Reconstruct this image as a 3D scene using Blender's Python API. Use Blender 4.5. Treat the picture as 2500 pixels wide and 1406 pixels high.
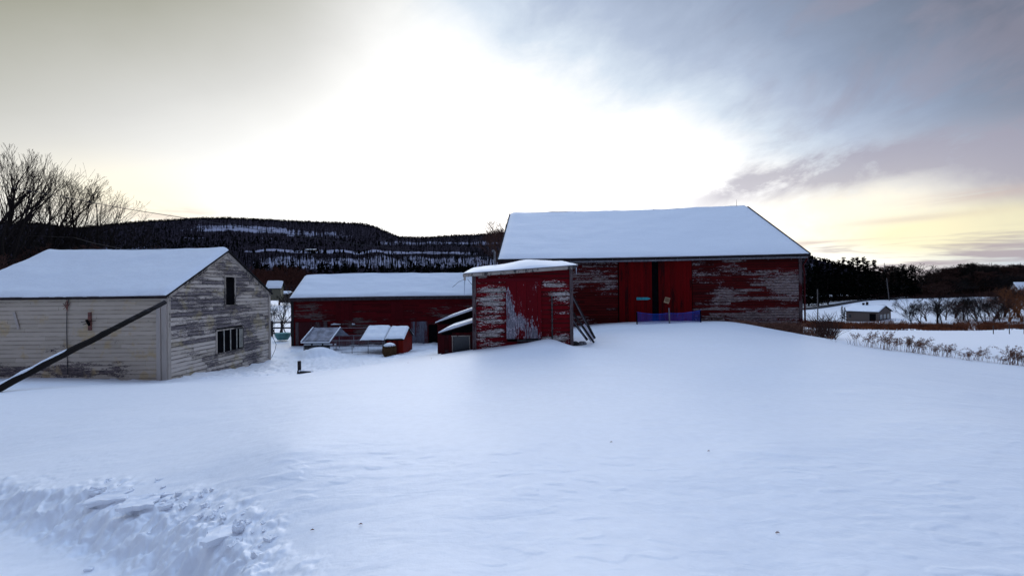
import bpy, math, random
import numpy as np
from mathutils import Vector, Matrix, noise as mn
random.seed(7)
R = math.radians
S = bpy.context.scene
for o in list(bpy.data.objects): bpy.data.objects.remove(o)
C = S.collection

# ---------------------------------------------------------------- camera
F, PIT, ROL = 973.0, R(-0.08), R(-0.62)          # focal length in 2500px units
cr, sr, cp, sp = math.cos(ROL), math.sin(ROL), math.cos(PIT), math.sin(PIT)
def ray(px, py):
    X = (px-1250)/F; U = (703-py)/F
    x = X*cr-U*sr; u = X*sr+U*cr
    return Vector((x, cp+u*sp, -sp+u*cp))
def at(px, py, Y):
    """measured picture position at a distance Y in front of the eye -> metres"""
    d = ray(px, py); return d*(Y/d.y)
cam = bpy.data.cameras.new('camera'); camo = bpy.data.objects.new('camera', cam); C.objects.link(camo)
cam.lens = 36*F/2500; cam.sensor_width = 36; cam.clip_start = .05; cam.clip_end = 12000
rt = Vector((cr, sp*sr, cp*sr)); up = Vector((-sr, sp*cr, cp*cr)); bk = rt.cross(up)
camo.matrix_world = Matrix((rt, up, bk)).transposed().to_4x4()
S.camera = camo
S.view_settings.view_transform = 'Standard'; S.view_settings.look = 'None'
S.view_settings.exposure = 0.14; S.view_settings.gamma = 1
S.render.resolution_x = 1024; S.render.resolution_y = 575

# ---------------------------------------------------------------- node expressions
class X:
    def __init__(s, t, v): s.t = t; s.v = v
    def _m(s, op, *a, clamp=False):
        n = s.t.nodes.new('ShaderNodeMath'); n.operation = op; n.use_clamp = clamp
        for i, q in enumerate((s,)+a):
            q = q.v if isinstance(q, X) else q
            if isinstance(q, (int, float)): n.inputs[i].default_value = q
            else: s.t.links.new(q, n.inputs[i])
        return X(s.t, n.outputs[0])
    def __add__(s, o): return s._m('ADD', o)
    def __radd__(s, o): return s._m('ADD', o)
    def __mul__(s, o): return s._m('MULTIPLY', o)
    def __rmul__(s, o): return s._m('MULTIPLY', o)
    def __sub__(s, o): return s._m('SUBTRACT', o)
    def __rsub__(s, o): return X(s.t, o)._m('SUBTRACT', s) if not isinstance(o, X) else o._m('SUBTRACT', s)
    def __truediv__(s, o): return s._m('DIVIDE', o)
    def f(s, op, *a): return s._m(op, *a)
    def clamp(s): return s._m('ADD', 0.0, clamp=True)
    def ss(s, a, b):
        n = s.t.nodes.new('ShaderNodeMapRange'); n.interpolation_type = 'SMOOTHSTEP'
        s.t.links.new(s.v, n.inputs[0]); n.inputs[1].default_value = a; n.inputs[2].default_value = b
        n.inputs[3].default_value = 0; n.inputs[4].default_value = 1
        return X(s.t, n.outputs[0])
def xyz(t, vec):
    n = t.nodes.new('ShaderNodeSeparateXYZ'); t.links.new(vec, n.inputs[0])
    return [X(t, n.outputs[i]) for i in range(3)]
def comb(t, *a):
    n = t.nodes.new('ShaderNodeCombineXYZ')
    for i, q in enumerate(a):
        if isinstance(q, X): t.links.new(q.v, n.inputs[i])
        else: n.inputs[i].default_value = q
    return n.outputs[0]
def noi(t, vec, scale=1, detail=4, rough=.55, dist=0):
    n = t.nodes.new('ShaderNodeTexNoise'); t.links.new(vec, n.inputs['Vector'])
    n.inputs['Scale'].default_value = scale; n.inputs['Detail'].default_value = detail
    n.inputs['Roughness'].default_value = rough; n.inputs['Distortion'].default_value = dist
    return X(t, n.outputs[0])
def mix(t, fac, a, b):
    n = t.nodes.new('ShaderNodeMix'); n.data_type = 'RGBA'; n.clamp_factor = True
    for sck, q in ((n.inputs[0], fac), (n.inputs[6], a), (n.inputs[7], b)):
        q = q.v if isinstance(q, X) else q
        if isinstance(q, (int, float)): sck.default_value = q
        elif isinstance(q, tuple): sck.default_value = (*q[:3], 1)
        else: t.links.new(q, sck)
    return n.outputs[2]
def attr(t, name):
    n = t.nodes.new('ShaderNodeAttribute'); n.attribute_name = name; return X(t, n.outputs['Fac'])
def newmat(name, rough=.8, spec=.3):
    m = bpy.data.materials.new(name); m.use_nodes = True; t = m.node_tree
    b = t.nodes['Principled BSDF']; b.inputs['Roughness'].default_value = rough
    b.inputs['Specular IOR Level'].default_value = spec
    return m, t, b
def objc(t):
    n = t.nodes.new('ShaderNodeTexCoord'); return n.outputs['Object']
def bump(t, b, h, strength=.5, dist=.05):
    n = t.nodes.new('ShaderNodeBump'); n.inputs['Strength'].default_value = strength; n.inputs['Distance'].default_value = dist
    t.links.new(h.v, n.inputs['Height']); t.links.new(n.outputs[0], b.inputs['Normal'])

# ---------------------------------------------------------------- sky and sun
SUN_AZ, SUN_EL = R(-3), R(15)                    # behind the barns, veiled by cloud
w = bpy.data.worlds.new('World'); S.world = w; w.use_nodes = True
t = w.node_tree; bg = t.nodes['Background']
tc = t.nodes.new('ShaderNodeTexCoord')
dx, dy, dz = xyz(t, tc.outputs['Generated'])
sky = t.nodes.new('ShaderNodeTexSky'); sky.sky_type = 'NISHITA'; sky.sun_disc = False
sky.sun_elevation = R(4); sky.sun_rotation = SUN_AZ; sky.air_density = 1.2; sky.dust_density = 2
D2 = 57.2958
azd = dx.f('ARCTAN2', dy)*D2
eld = dz.f('ARCSINE')*D2
def gauss(a0, sa, e0, se):
    u = (azd-a0)/sa; v = (eld-e0)/se
    return (u*u+v*v).f('MULTIPLY', -1.0).f('EXPONENT')
streak = noi(t, comb(t, azd*.055+eld*.03, eld*.13-azd*.045, 3.1), 1, 6, .62, .5)
mott = noi(t, comb(t, azd*.12, eld*.20-azd*.03, 6.4), 1, 6, .65, .3)
puff = noi(t, comb(t, azd*.045, eld*.07, 9.7), 1, 5, .55, .4)
low = noi(t, comb(t, azd*.05, eld*.62, 5.3), 1, 5, .6, .4)
ns = t.nodes.new('ShaderNodeVectorMath'); ns.operation = 'SCALE'; t.links.new(sky.outputs[0], ns.inputs[0]); ns.inputs['Scale'].default_value = .07
def ramp(x, stops):
    n = t.nodes.new('ShaderNodeValToRGB'); a, b = stops[0][0], stops[-1][0]; e = n.color_ramp.elements
    while len(e) < len(stops): e.new(.5)
    for k, (p, c) in enumerate(stops): e[k].position = (p-a)/(b-a); e[k].color = (*c, 1)
    t.links.new(((x-a)/(b-a)).clamp().v, n.inputs[0]); return n.outputs[0]
# a veil of high cloud, brightest around the hidden sun, thickening to both sides
wob = (puff-.5)*9+(streak-.5)*5+(mott-.5)*6*azd.ss(-12, 4)
ql = eld-azd*.625+wob*.35
lc = ramp(ql, [(30, (1.3, 1.3, 1.28)), (37, (1.0, 1.0, .985)), (45, (.69, .69, .67)), (57, (.36, .36, .295)), (75, (.30, .31, .28))])
az2 = (azd-10).f('MAXIMUM', 0.0)
qr = eld+azd*.29+az2*az2*.012+wob
rc = ramp(qr, [(22, (1.3, 1.3, 1.3)), (28, (1.0, 1.02, 1.03)), (33, (.66, .75, .86)), (38, (.44, .52, .67)), (45, (.29, .355, .49)), (58, (.15, .18, .25)), (80, (.14, .17, .25))])
veil = mix(t, azd.ss(-30, 0), lc, rc)
veil = mix(t, .05, veil, ns.outputs[0])
veil = mix(t, eld.ss(37, 60), veil, (1.10, 1.52, 2.28))        # blue overhead
col = mix(t, dy.ss(.40, -.30), veil, (.165, .20, .31))        # the dim east
# mauve streaks climbing to the upper right
cm = (streak.ss(.46, .66)*azd.ss(22, 40)*eld.ss(60, 36)*eld.ss(11, 16)).clamp()
col = mix(t, cm*.38, col, (.33, .30, .37))
# lit cream and yellow above the right horizon, warm patch on the left
cr_ = (gauss(41, 11, 7.5, 4.6)*1.2).clamp()
cr_ = (cr_*(mott*.5+puff*.5).ss(.22, .48)).clamp()
col = mix(t, cr_*.85, col, (1.05, .97, .80))
wb = (gauss(47, 8.5, 4.8, 2.4)*1.2+gauss(52, 4, 6.5, 2)*.5).clamp()
col = mix(t, wb*.68, col, (.98, .88, .50))
wl = (gauss(-43, 8, 9.5, 3.4)*1.1).clamp()
col = mix(t, wl*.7, col, (1.08, .98, .72))
pl = (gauss(-41, 6, 8.6, .9)*low.ss(.40, .60)).clamp()
col = mix(t, pl*.75, col, (.72, .60, .55))
# the dusky arm of cloud and thin streaks low on the right
cen = (azd-41)*.13; cen = 12.6-(cen*cen)*.45+(streak-.5)*5+(mott-.5)*4
dv = (eld-cen)/2.0
hb = ((dv*dv).f('MULTIPLY', -1.0).f('EXPONENT')*azd.ss(18, 33)*1.3*(mott.ss(.34, .56)*.65+.35)+gauss(54, 6, 9.5, 3.4)*1.1*puff.ss(.28, .5)).clamp()
col = mix(t, hb*.72, col, (.36, .34, .42))
lm = (low.ss(.42, .54)*azd.ss(31, 39)*eld.ss(5.6, 3.6)).clamp()
col = mix(t, lm*.85, col, (.40, .34, .38))
st2 = (gauss(38, 4, 4.9, .35)+gauss(50, 5, 8.2, .6)*.8+gauss(45, 5, 6.6, .35)*.6).clamp()*low.ss(.32, .50)
col = mix(t, st2*.6, col, (.58, .45, .42))
t.links.new(col, bg.inputs['Color']); bg.inputs['Strength'].default_value = 1.0

sl = bpy.data.lights.new('sun', 'SUN'); sl.energy = 1.1; sl.angle = R(55); sl.color = (1, .96, .92)
so = bpy.data.objects.new('sun', sl); C.objects.link(so)
sd = Vector((math.sin(SUN_AZ)*math.cos(SUN_EL), math.cos(SUN_AZ)*math.cos(SUN_EL), math.sin(SUN_EL)))
so.rotation_euler = sd.to_track_quat('Z', 'Y').to_euler()

# ---------------------------------------------------------------- mesh helpers
class MB:
    def __init__(s): s.v = []; s.f = []; s.r = []; s.sm = False
    def quad(s, a, b, c, d, r=None):
        i = len(s.v); s.v += [tuple(a), tuple(b), tuple(c), tuple(d)]; s.f.append((i, i+1, i+2, i+3)); s.r.append(random.random() if r is None else r)
    def tri(s, a, b, c, r=None):
        i = len(s.v); s.v += [tuple(a), tuple(b), tuple(c)]; s.f.append((i, i+1, i+2)); s.r.append(random.random() if r is None else r)
    def box(s, x0, x1, y0, y1, z0, z1, r=None):
        s.hexa([(x0,y0,z0),(x1,y0,z0),(x1,y1,z0),(x0,y1,z0),(x0,y0,z1),(x1,y0,z1),(x1,y1,z1),(x0,y1,z1)], r)
    def hexa(s, p, r=None):
        r = random.random() if r is None else r; i = len(s.v); s.v += [tuple(q) for q in p]
        for f in ((3,2,1,0),(4,5,6,7),(0,1,5,4),(1,2,6,5),(2,3,7,6),(3,0,4,7)): s.f.append(tuple(i+k for k in f)); s.r.append(r)
    def bar(s, a, b, w, h=None, r=None, upv=(0,0,1)):
        a = Vector(a); b = Vector(b); d = (b-a).normalized(); h = w if h is None else h
        u = Vector(upv); 
        if abs(d.dot(u)) > .97: u = Vector((1,0,0))
        sx = d.cross(u).normalized()*w/2; sz = sx.cross(d).normalized()*h/2
        s.hexa([a-sx-sz, a+sx-sz, b+sx-sz, b-sx-sz, a-sx+sz, a+sx+sz, b+sx+sz, b-sx+sz], r)
    def tube(s, pts, rad, n=6, caps=True, r=None):
        r = random.random() if r is None else r
        pts = [Vector(p) for p in pts]; rad = rad if isinstance(rad, (list, tuple)) else [rad]*len(pts)
        base = len(s.v); u = None
        for k, p in enumerate(pts):
            d = (pts[min(k+1, len(pts)-1)]-pts[max(k-1, 0)])
            d = d.normalized() if d.length > 1e-9 else Vector((0,0,1))
            if u is None:
                u = d.orthogonal().normalized()
            else:
                u = (u-d*u.dot(d)); u = u.normalized() if u.length > 1e-6 else d.orthogonal().normalized()
            v = d.cross(u)
            for j in range(n):
                a = 2*math.pi*j/n; s.v.append(tuple(p+(u*math.cos(a)+v*math.sin(a))*rad[k]))
        for k in range(len(pts)-1):
            for j in range(n):
                a = base+k*n+j; b = base+k*n+(j+1) % n
                s.f.append((a, b, b+n, a+n)); s.r.append(r)
        if caps:
            s.f.append(tuple(base+j for j in range(n-1, -1, -1))); s.r.append(r)
            s.f.append(tuple(base+(len(pts)-1)*n+j for j in range(n))); s.r.append(r)
    def build(s, name, m, parent=None, smooth=False, loc=None, rz=0):
        me = bpy.data.meshes.new(name); me.from_pydata(s.v, [], s.f)
        a = me.attributes.new('rnd', 'FLOAT', 'FACE'); a.data.foreach_set('value', s.r)
        me.materials.append(m); me.update()
        if smooth: me.polygons.foreach_set('use_smooth', [True]*len(me.polygons))
        o = bpy.data.objects.new(name, me); C.objects.link(o)
        if parent: o.parent = parent
        if loc is not None: o.location = loc
        o.rotation_euler.z = rz
        return o
def tag(o, label=None, cat=None, group=None, kind=None):
    if label: o['label'] = label
    if cat: o['category'] = cat
    if group: o['group'] = group
    if kind: o['kind'] = kind
    return o
def thing(name, label, cat, loc=(0,0,0), rz=0, group=None):
    o = bpy.data.objects.new(name, None); C.objects.link(o); o.location = loc; o.rotation_euler.z = rz
    o.empty_display_size = .2
    return tag(o, label, cat, group)
def copy_tree(o, parent=None):
    c = o.copy(); C.objects.link(c); c.parent = parent
    for ch in [q for q in bpy.data.objects if q.parent == o]: copy_tree(ch, c)
    return c

# ---------------------------------------------------------------- materials
def snow_mat(name, col=(.83, .86, .91), sc=1.0, b1=.5):
    m, t, b = newmat(name, .5, .5); o = objc(t)
    x, y, z = xyz(t, o)
    n1 = noi(t, comb(t, x*.55, y*1.7, z), sc, 4, .5)
    n2 = noi(t, o, 9*sc, 4, .6)
    n3 = noi(t, comb(t, x*2.2, y*6, z*3), sc, 3, .5, .8)
    bump(t, b, n1*.35+n2*.10+n3*.16, b1, .12)
    t.links.new(mix(t, n2.ss(.3, .7), tuple(c*.96 for c in col), col), b.inputs['Base Color'])
    return m
SNOW = snow_mat('snow'); RSNOW = snow_mat('roof_snow', (.81, .86, .92), 1.4, .6)
def paint(name, p1, p2, w1, w2, amt=0, blobs=(), vert=False, rough=.75, fine=1.0, stain=None, wstr=.3, lap=0, lz=0, lapc=.35, soft=.06, chip=None):
    """peeling paint over grey wood; blobs: (x, z, rx, rz, amount) in the wall's own metres"""
    m, t, b = newmat(name, rough, .10); x, y, z = xyz(t, objc(t)); rnd = attr(t, 'rnd')
    X0, Z0 = x, z
    if vert: x, z = z, x
    off = rnd*37.0
    n1 = noi(t, comb(t, x*.9, y+off, z*4.5), 1, 4, .6)
    n2 = noi(t, comb(t, x*5*fine, y+off, z*26*fine), 1, 5, .72)
    n3 = noi(t, comb(t, x*16*fine, y+off*.3, z*38*fine), 1, 3, .7)
    big = noi(t, comb(t, x*.33, 4.2, z*.6), 1, 3, .5)
    mk = n1*.60+n2*.5+n3*.35+(rnd-.5)*wstr+(big-.5)*.75+(amt-.225)
    for (bx, bz, rx, rzz, am) in blobs:
        u = (X0-bx)/rx; v = (Z0-bz)/rzz
        q = (u*u)*(u*u)+(v*v)*(v*v)
        mk = mk+q.f('MULTIPLY', -1.0).f('EXPONENT')*am
    msk = mk.ss(.53, .53+soft)
    g = noi(t, comb(t, x*2.5, y+off, z*55), 1, 4, .7)
    pc = mix(t, (n1*.6+rnd*.4).ss(.3, .75), p1, p2)
    wc = mix(t, (g*.6+n3*.4).ss(.38, .62), w1, w2)
    if chip: wc = mix(t, n3.ss(.50, .58)*n2.ss(.44, .56), wc, chip)
    c = mix(t, msk, pc, wc)
    if stain:
        st = noi(t, comb(t, x*1.5, 7.7, z*1.5), 1, 5, .6)
        c = mix(t, (st.ss(.54, .68))*.6, c, stain)
    if lap:      # shadow lines of the laps, put into the colour and broken by noise
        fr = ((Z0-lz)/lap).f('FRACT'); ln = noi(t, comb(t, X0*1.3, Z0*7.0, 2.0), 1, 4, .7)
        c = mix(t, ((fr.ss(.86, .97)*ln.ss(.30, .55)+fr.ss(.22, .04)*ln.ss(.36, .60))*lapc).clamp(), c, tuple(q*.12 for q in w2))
    t.links.new(c, b.inputs['Base Color'])
    bump(t, b, msk*-.4+g*.3, .4, .01)
    return m
def plain(name, c, c2=None, rough=.8, sc=6, spec=.2, metal=0):
    m, t, b = newmat(name, rough, spec); b.inputs['Metallic'].default_value = metal
    n = noi(t, objc(t), sc, 4, .6)
    t.links.new(mix(t, n.ss(.35, .65), c, c2 or tuple(q*.6 for q in c)), b.inputs['Base Color'])
    return m
DARK = plain('dark_inside', (.006, .006, .008), (.003, .003, .004), .95, 3, .02)
ROOFM = plain('dark_roof', (.022, .02, .022), (.012, .011, .013), .9, 5, .1)
TRIMW = paint('worn_white_trim', (.46, .40, .35), (.32, .28, .24), (.12, .105, .10), (.04, .036, .036), -.05, vert=True)
TRIMD = plain('dark_trim', (.03, .02, .022), (.014, .01, .012))
REDTRIM = paint('worn_red_trim', (.06, .004, .006), (.035, .003, .004), (.16, .12, .12), (.06, .045, .05), .02, vert=True)
METAL = plain('dull_metal', (.20, .20, .22), (.09, .09, .10), .5, 10, .4, .3)
BARK = plain('dark_bark', (.022, .018, .017), (.010, .008, .008), .95, 30, .05)
BARKB = plain('brown_bark', (.085, .045, .036), (.035, .02, .018), 1, 30, 0)
NEEDLE = plain('dark_needles', (.005, .0065, .005), (.0025, .0035, .003), 1, 2, 0)
WEED = plain('dry_weed', (.27, .14, .095), (.11, .055, .04), .95, 8, .05)
WOODG = plain('grey_wood', (.10, .095, .095), (.035, .033, .034), .9, 14, .08)
GLASS = plain('dark_glass', (.012, .014, .018), (.02, .022, .028), .12, 2, .5)

# ---------------------------------------------------------------- ground
CP = [  # (px, py, Y) measured on the photograph with an estimated distance
 (1250,1406,2.2),(620,1406,2.49),(1900,1406,2.2),(2500,1406,2.2),(-600,1500,2.4),(3100,1400,2.2),
 (0,1190,4.65),(230,1215,4.02),(430,1255,3.45),(600,1340,2.79),(620,1290,3.0),(300,1120,5.1),(-500,1215,5.6),
 (1250,1100,3.9),(700,1100,4.15),(1900,1085,4.1),(2500,1070,4.3),
 (200,1050,6.9),(700,1000,6.6),(1250,975,6.8),(1900,960,7.0),(2500,975,7.2),
 (0,960,10.2),(200,948,11.2),(400,937,12.2),(560,931,12.6),(640,926,12.8),(700,921,13.0),(760,914,13.1),(850,901,13.3),(1000,883,13.7),(1080,867,14.0),(1160,855,14.4),(-500,985,9.5),
 (1250,843,14.7),(1330,834,14.9),(1345,831,14.3),(1390,842,14.5),(1420,842,15.0),(1450,828,16.2),
 (1430,822,17.5),(1470,796,21),(1600,787,21.6),(1720,784,21.6),(1600,812,17),(1700,880,10.5),(1250,880,10.8),
 (1780,785,21.4),(1860,798,21.2),(1930,812,21.4),(1975,820,21.5),
 (2050,837,16.5),(2200,857,15.2),(2350,876,14.2),(2500,894,13.4),(3000,950,11),
 (2200,905,9.5),(2500,950,8.8),(1950,860,12),
 # yard beyond the left crest
 (0,924,14.7),(200,924,14.7),(400,931,14.6),(480,917,15.8),(560,906,17.4),(668,878,21.2),(620,905,17.6),
 (-400,930,15.5),(-200,880,22),(200,850,24),
 (700,903,18.2),(740,897,18.8),(850,884,19.8),(960,872,20.5),(1050,862,21),(780,862,22.4),(880,858,23.4),(980,857,24),(1060,845,26),
 (708,846,26.8),(850,843,27.6),(1000,838,28.2),(1150,832,29),(1200,835,22),(1300,800,28),
 (690,800,41),(640,780,52),(690,742,115),(300,760,70),(-400,770,70),(1000,760,60),(1500,745,60),
 # right hand fields
 (2050,832,24),(2200,838,25),(2500,850,24),(3000,880,20),(2050,806,62),(2200,806,66),(2350,806,68),(2500,806,64),(3200,815,60),(1800,800,45),
 (2050,790,124),(2066,784,146),(2120,785,140),(2180,784,132),(2200,785,124),(2350,790,112),(2500,790,100),(3200,800,95),
 (2000,748,200),(2120,735,200),(2240,727,215),(2500,728,190),(3200,730,170),(2240,718,260),(2400,718,260),(1950,735,260),(1500,725,200),
 (300,725,260),(700,724,260),(1100,722,260),(-600,735,220),
]
P = np.array([tuple(at(*c)) for c in CP]+[(-3.5,2,-1.98),(-5,2.6,-2.12),(-6.8,3.4,-2.28),(-1.9,1.2,-1.78),(-4.3,3.3,-2.07),(0,-2,-1.6),(3,1.2,-1.6)])
def warp(x, y):
    r = np.maximum(np.hypot(x, y), 1.9); return np.stack([np.arctan2(x, y)*1.6, np.log(r)], -1)
W = warp(P[:, 0], P[:, 1]); c2 = .05**2
Kx = lambda A, B: -np.sqrt(((A[:, None]-B[None])**2).sum(-1)+c2)
n = len(W); M = np.zeros((n+3, n+3)); M[:n, :n] = Kx(W, W)+np.eye(n)*-.004
M[:n, n] = M[n, :n] = 1; M[:n, n+1:] = W; M[n+1:, :n] = W.T
sol = np.linalg.solve(M, np.r_[P[:, 2], 0, 0, 0])
EDGE = [(-14,6.8),(-9,5.3),(-5.98,4.65),(-4.79,4.24),(-4.22,4.02),(-3.41,3.69),(-2.91,3.45),(-2.35,3.13),(-1.86,2.79),(-1.61,2.49),(-1.42,2.1),(-1.3,1.2),(-1.3,-6)]
def seg_dist(x, y):
    best = np.full(x.shape, 1e9); side = np.zeros(x.shape)
    for (ax, ay), (bx, by) in zip(EDGE[:-1], EDGE[1:]):
        dx, dy = bx-ax, by-ay; L2 = dx*dx+dy*dy
        tt = np.clip(((x-ax)*dx+(y-ay)*dy)/L2, 0, 1); ex = x-ax-tt*dx; ey = y-ay-tt*dy
        d = np.hypot(ex, ey); s = dx*ey-dy*ex; m = d < best
        best = np.where(m, d, best); side = np.where(m, s, side)
    return np.where(side < 0, best, -best)      # positive: inside the ploughed track
def sst(a, b, v):
    u = np.clip((v-a)/(b-a), 0, 1); return u*u*(3-2*u)
MOUND = at(778, 862, 21.9)
def ground_z(x, y, fine=False):
    x = np.asarray(x, float); y = np.asarray(y, float); sh = x.shape; x = x.ravel(); y = y.ravel()
    A = warp(x, y); z = np.empty(len(x))
    for i in range(0, len(x), 40000):
        a = A[i:i+40000]; z[i:i+40000] = Kx(a, W)@sol[:n]+sol[n]+a@sol[n+1:]
    az = np.abs(np.arctan2(x, y)); r = np.hypot(x, y)
    flat = np.where(r < 6, -1.65, -1.65-.02*(r-6)); flat = np.maximum(flat, -7)
    z = np.where(az > 1.05, z+(flat-z)*sst(1.05, 1.75, az), z)
    z = z+(-7-z)*sst(300, 420, r)
    d = seg_dist(x, y); z = z-.20*sst(0, .40, d)+.20*sst(.84, 1.02, d)-.02*np.exp(-((d+.05)/.25)**2)*0
    z = z+.40*np.exp(-(((x-MOUND.x)/.95)**2+((y-MOUND.y)/.6)**2)**1.3)
    return z.reshape(sh)
def gz(x, y): return float(ground_z(np.array([x]), np.array([y]))[0])
def on(px, Y, dz=0):
    p = at(px, 800, Y); return Vector((p.x, p.y, gz(p.x, p.y)+dz))
azs = np.r_[np.linspace(-180, -60, 50)[:-1], np.linspace(-60, -50, 90)[:-1], np.linspace(-50, -20, 330)[:-1], np.linspace(-20, 56, 560), np.linspace(60, 180, 40)]*math.pi/180
rs = np.r_[0.05, .6, 1.2, 1.6, np.geomspace(1.9, 6, 300), np.geomspace(6.05, 40, 330), np.geomspace(41, 420, 90), np.geomspace(450, 9000, 20)]
AZ, RR = np.meshgrid(azs, rs); GX = RR*np.sin(AZ); GY = RR*np.cos(AZ); GZ = ground_z(GX, GY)
D = seg_dist(GX, GY)
flat_x, flat_y, flat_d, flat_r, flat_z = GX.ravel().copy(), GY.ravel().copy(), D.ravel(), RR.ravel(), GZ.ravel().copy()
def nz(x, y, z=0): return mn.noise(Vector((x, y, z)))
def fb(x, y, z=0, o=4): return mn.fractal(Vector((x, y, z)), .9, 2.1, o)
fr = np.abs(AZ).ravel() < 1.15
for i in np.nonzero(fr & (flat_r < 60) & (flat_r > 1.3))[0]:
    x, y, d, r = flat_x[i], flat_y[i], flat_d[i], flat_r[i]; h = 0
    h += .035*fb(x*.28+3, y*.5)*min(1, r/5)
    if -.9 < d < 1.6 and r < 11:               # the thrown up, clumpy side of the track
        e = math.exp(-((d-.17)/.23)**4)
        h += e*(.055*fb(x*3.4+y, y*3.4, 2, 5)+.05*abs(nz(x*6.5, y*6.5))-.02+.03*abs(nz(x*15, y*15, 4))+.014*nz(x*31, y*31, 2))
        e2 = math.exp(-((d+.16)/.16)**2)*max(0, min(1, (fb(x*1.5, y*1.5, 9)+.15)*2))*(1 if r > 3 else 1.6)
        h += e2*(.035*abs(fb(x*5, y*5, 1, 4))+.016*nz(x*14, y*14))
        e3 = math.exp(-((d-1.0)/.16)**2)
        h += e3*(.04*fb(x*6, y*6, 6, 5)+.03*abs(nz(x*13, y*13)))
        if .45 < d < .85: h += .003*nz(x*9, y*9)
        f1 = mn.voronoi(Vector((x*5.5+.5*nz(x*4, y*4), y*5.5, 0)))[0][0]; f2 = mn.voronoi(Vector((x*13, y*13+.4*nz(x*9, y*9), 3)))[0][0]
        g_ = e*.9+.3*e2+.35*e3
        h += g_*(.075*(.5-f1)+.028*(.5-f2)); flat_x[i] += e*.03*nz(x*9, y*9, 11); flat_y[i] += e*.04*nz(x*9, y*9, 21)
    if r < 13:                                  # wind ripples and small crust steps
        q = nz(x*1.1+nz(x, y)*.6, y*5.0+1.3*nz(x*.8, y*.8, 5)); k = nz(x*.45, y*.45, 8)
        h += .0035*max(0, q-.05)*max(0, k+.15)*6*max(0, 1-max(0, (r-9)/4))
        if r < 9: c_ = nz(x*4+y, y*11, 2); h += .0045*min(1, max(0, (c_-.18)*7))*min(1, max(0, (nz(x*.5, y*.7, 6)+.02)*4))+.0006*nz(x*9, y*20)
    if 17 < r < 30 and x < -1 and flat_z[i] < -3.2:
        h += .07*fb(x*1.7, y*1.7, 5)+.03*nz(x*5, y*5)
    flat_z[i] += h
nr, na = GX.shape
me = bpy.data.meshes.new('snow_ground')
vs = np.stack([flat_x, flat_y, flat_z], 1)
ii, jj = np.meshgrid(np.arange(nr-1), np.arange(na-1), indexing='ij')
a = (ii*na+jj).ravel(); q = np.stack([a, a+1, a+na+1, a+na], 1)[:, ::-1]
me.vertices.add(len(vs)); me.vertices.foreach_set('co', vs.ravel())
me.loops.add(q.size); me.loops.foreach_set('vertex_index', q.ravel().astype(np.int32))
me.polygons.add(len(q)); me.polygons.foreach_set('loop_start', np.arange(0, q.size, 4, dtype=np.int32))
me.update(calc_edges=True); me.polygons.foreach_set('use_smooth', [True]*len(q)); me.materials.append(SNOW)
go = bpy.data.objects.new('snow_ground', me); C.objects.link(go); tag(go, kind='structure')

# ---------------------------------------------------------------- hills
SIL = [(-1600,600),(-900,575),(-300,548),(0,548),(90,549),(190,560),(330,545),(420,540),(480,536),(560,535),(700,542),(800,546),(880,549),(905,553),(935,565),(975,582),(1050,583),(1100,579),(1180,575),(1240,572),(1500,585),(1800,615),(1975,632),(2010,640),(2060,655),(2200,685),(2255,704),(2300,696),(2500,690),(3000,680),(4200,670)]
def lerp(tb, x):
    for (a, b), (c, d) in zip(tb[:-1], tb[1:]):
        if x <= c: return b+(d-b)*max(0, (x-a))/(c-a)
    return tb[-1][1]
pxs = np.r_[np.linspace(-1600, -100, 60)[:-1], np.linspace(-100, 1300, 520), np.linspace(1310, 1950, 50), np.linspace(1955, 2600, 90), np.linspace(2650, 4200, 30)]
NT = 90
def hill_pt(px, tq):
    """tq 0..1 from the foot (300 m) to the skyline (2.4 km)"""
    s = lerp(SIL, px)-2.5; Y = 300*(8**tq)
    prof = [(0,712),(.10,690),(.22,660),(.36,628),(.42,617),(.50,613),(.60,600),(.78,572),(.90,548),(1,535)]
    f = (718-lerp(prof, tq))/(718-535)
    if px > 1300: Y = 300+900*tq; f = tq
    base = 712-(px-1250)*.0108
    py = base+(s-base)*f
    if tq > 1: py = s+ (tq-1)*600
    return at(px, py, Y), py
hv = []; hs = []; hu = []; hw = []
tqs = list(np.linspace(0, 1, NT))+[1.04, 1.12]
for tq in tqs:
    for px in pxs:
        p, py = hill_pt(px, tq)
        rgh = (1-abs(2*min(tq, 1)-1))
        p.z += 6*rgh*nz(px*.02, tq*9)*min(1, tq*3)
        hv.append(tuple(p))
        dpy = py-lerp(SIL, px)
        mx = lambda a, b, c, d: max(0, min(1, (px-a)/(b-a), (d-px)/(d-c)))
        cliff = .74*mx(380, 520, 820, 930)*math.exp(-((dpy-(22 if px < 700 else 27))/10)**4)*(1 if px < 720 else .72)
        slope2 = .60*mx(860, 930, 1230, 1260)*math.exp(-((py-594)/7)**2)
        terr = 1.0*mx(560, 640, 1080, 1240)*math.exp(-((py-(612+(px-640)*.012))/3.4)**4)
        terr2 = .8*mx(160, 240, 380, 430)*math.exp(-((py-607)/2.5)**4)+.6*mx(420, 450, 500, 520)*math.exp(-((py-581)/1.5)**2)+.6*mx(590, 620, 680, 700)*math.exp(-((py-583)/1.5)**2)
        wood = .68*mx(560, 660, 1200, 1260)*math.exp(-((py-641)/17)**4)
        rgt = .7*mx(1960, 1980, 1992, 2010)*math.exp(-((py-650)/10)**2)
        hs.append(max(cliff, slope2, terr, terr2, wood, rgt)); hu.append(px); hw.append(py)
MH, t, b = newmat('hill_forest_and_snow', 1, 0)
sn = attr(t, 'snow'); uu = attr(t, 'u'); ww = attr(t, 'w')
st = noi(t, comb(t, uu*.33, ww*.045, 1.0), 1, 4, .7); bl = noi(t, comb(t, uu*.03, ww*.12, 4.0), 1, 4, .6)
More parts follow.
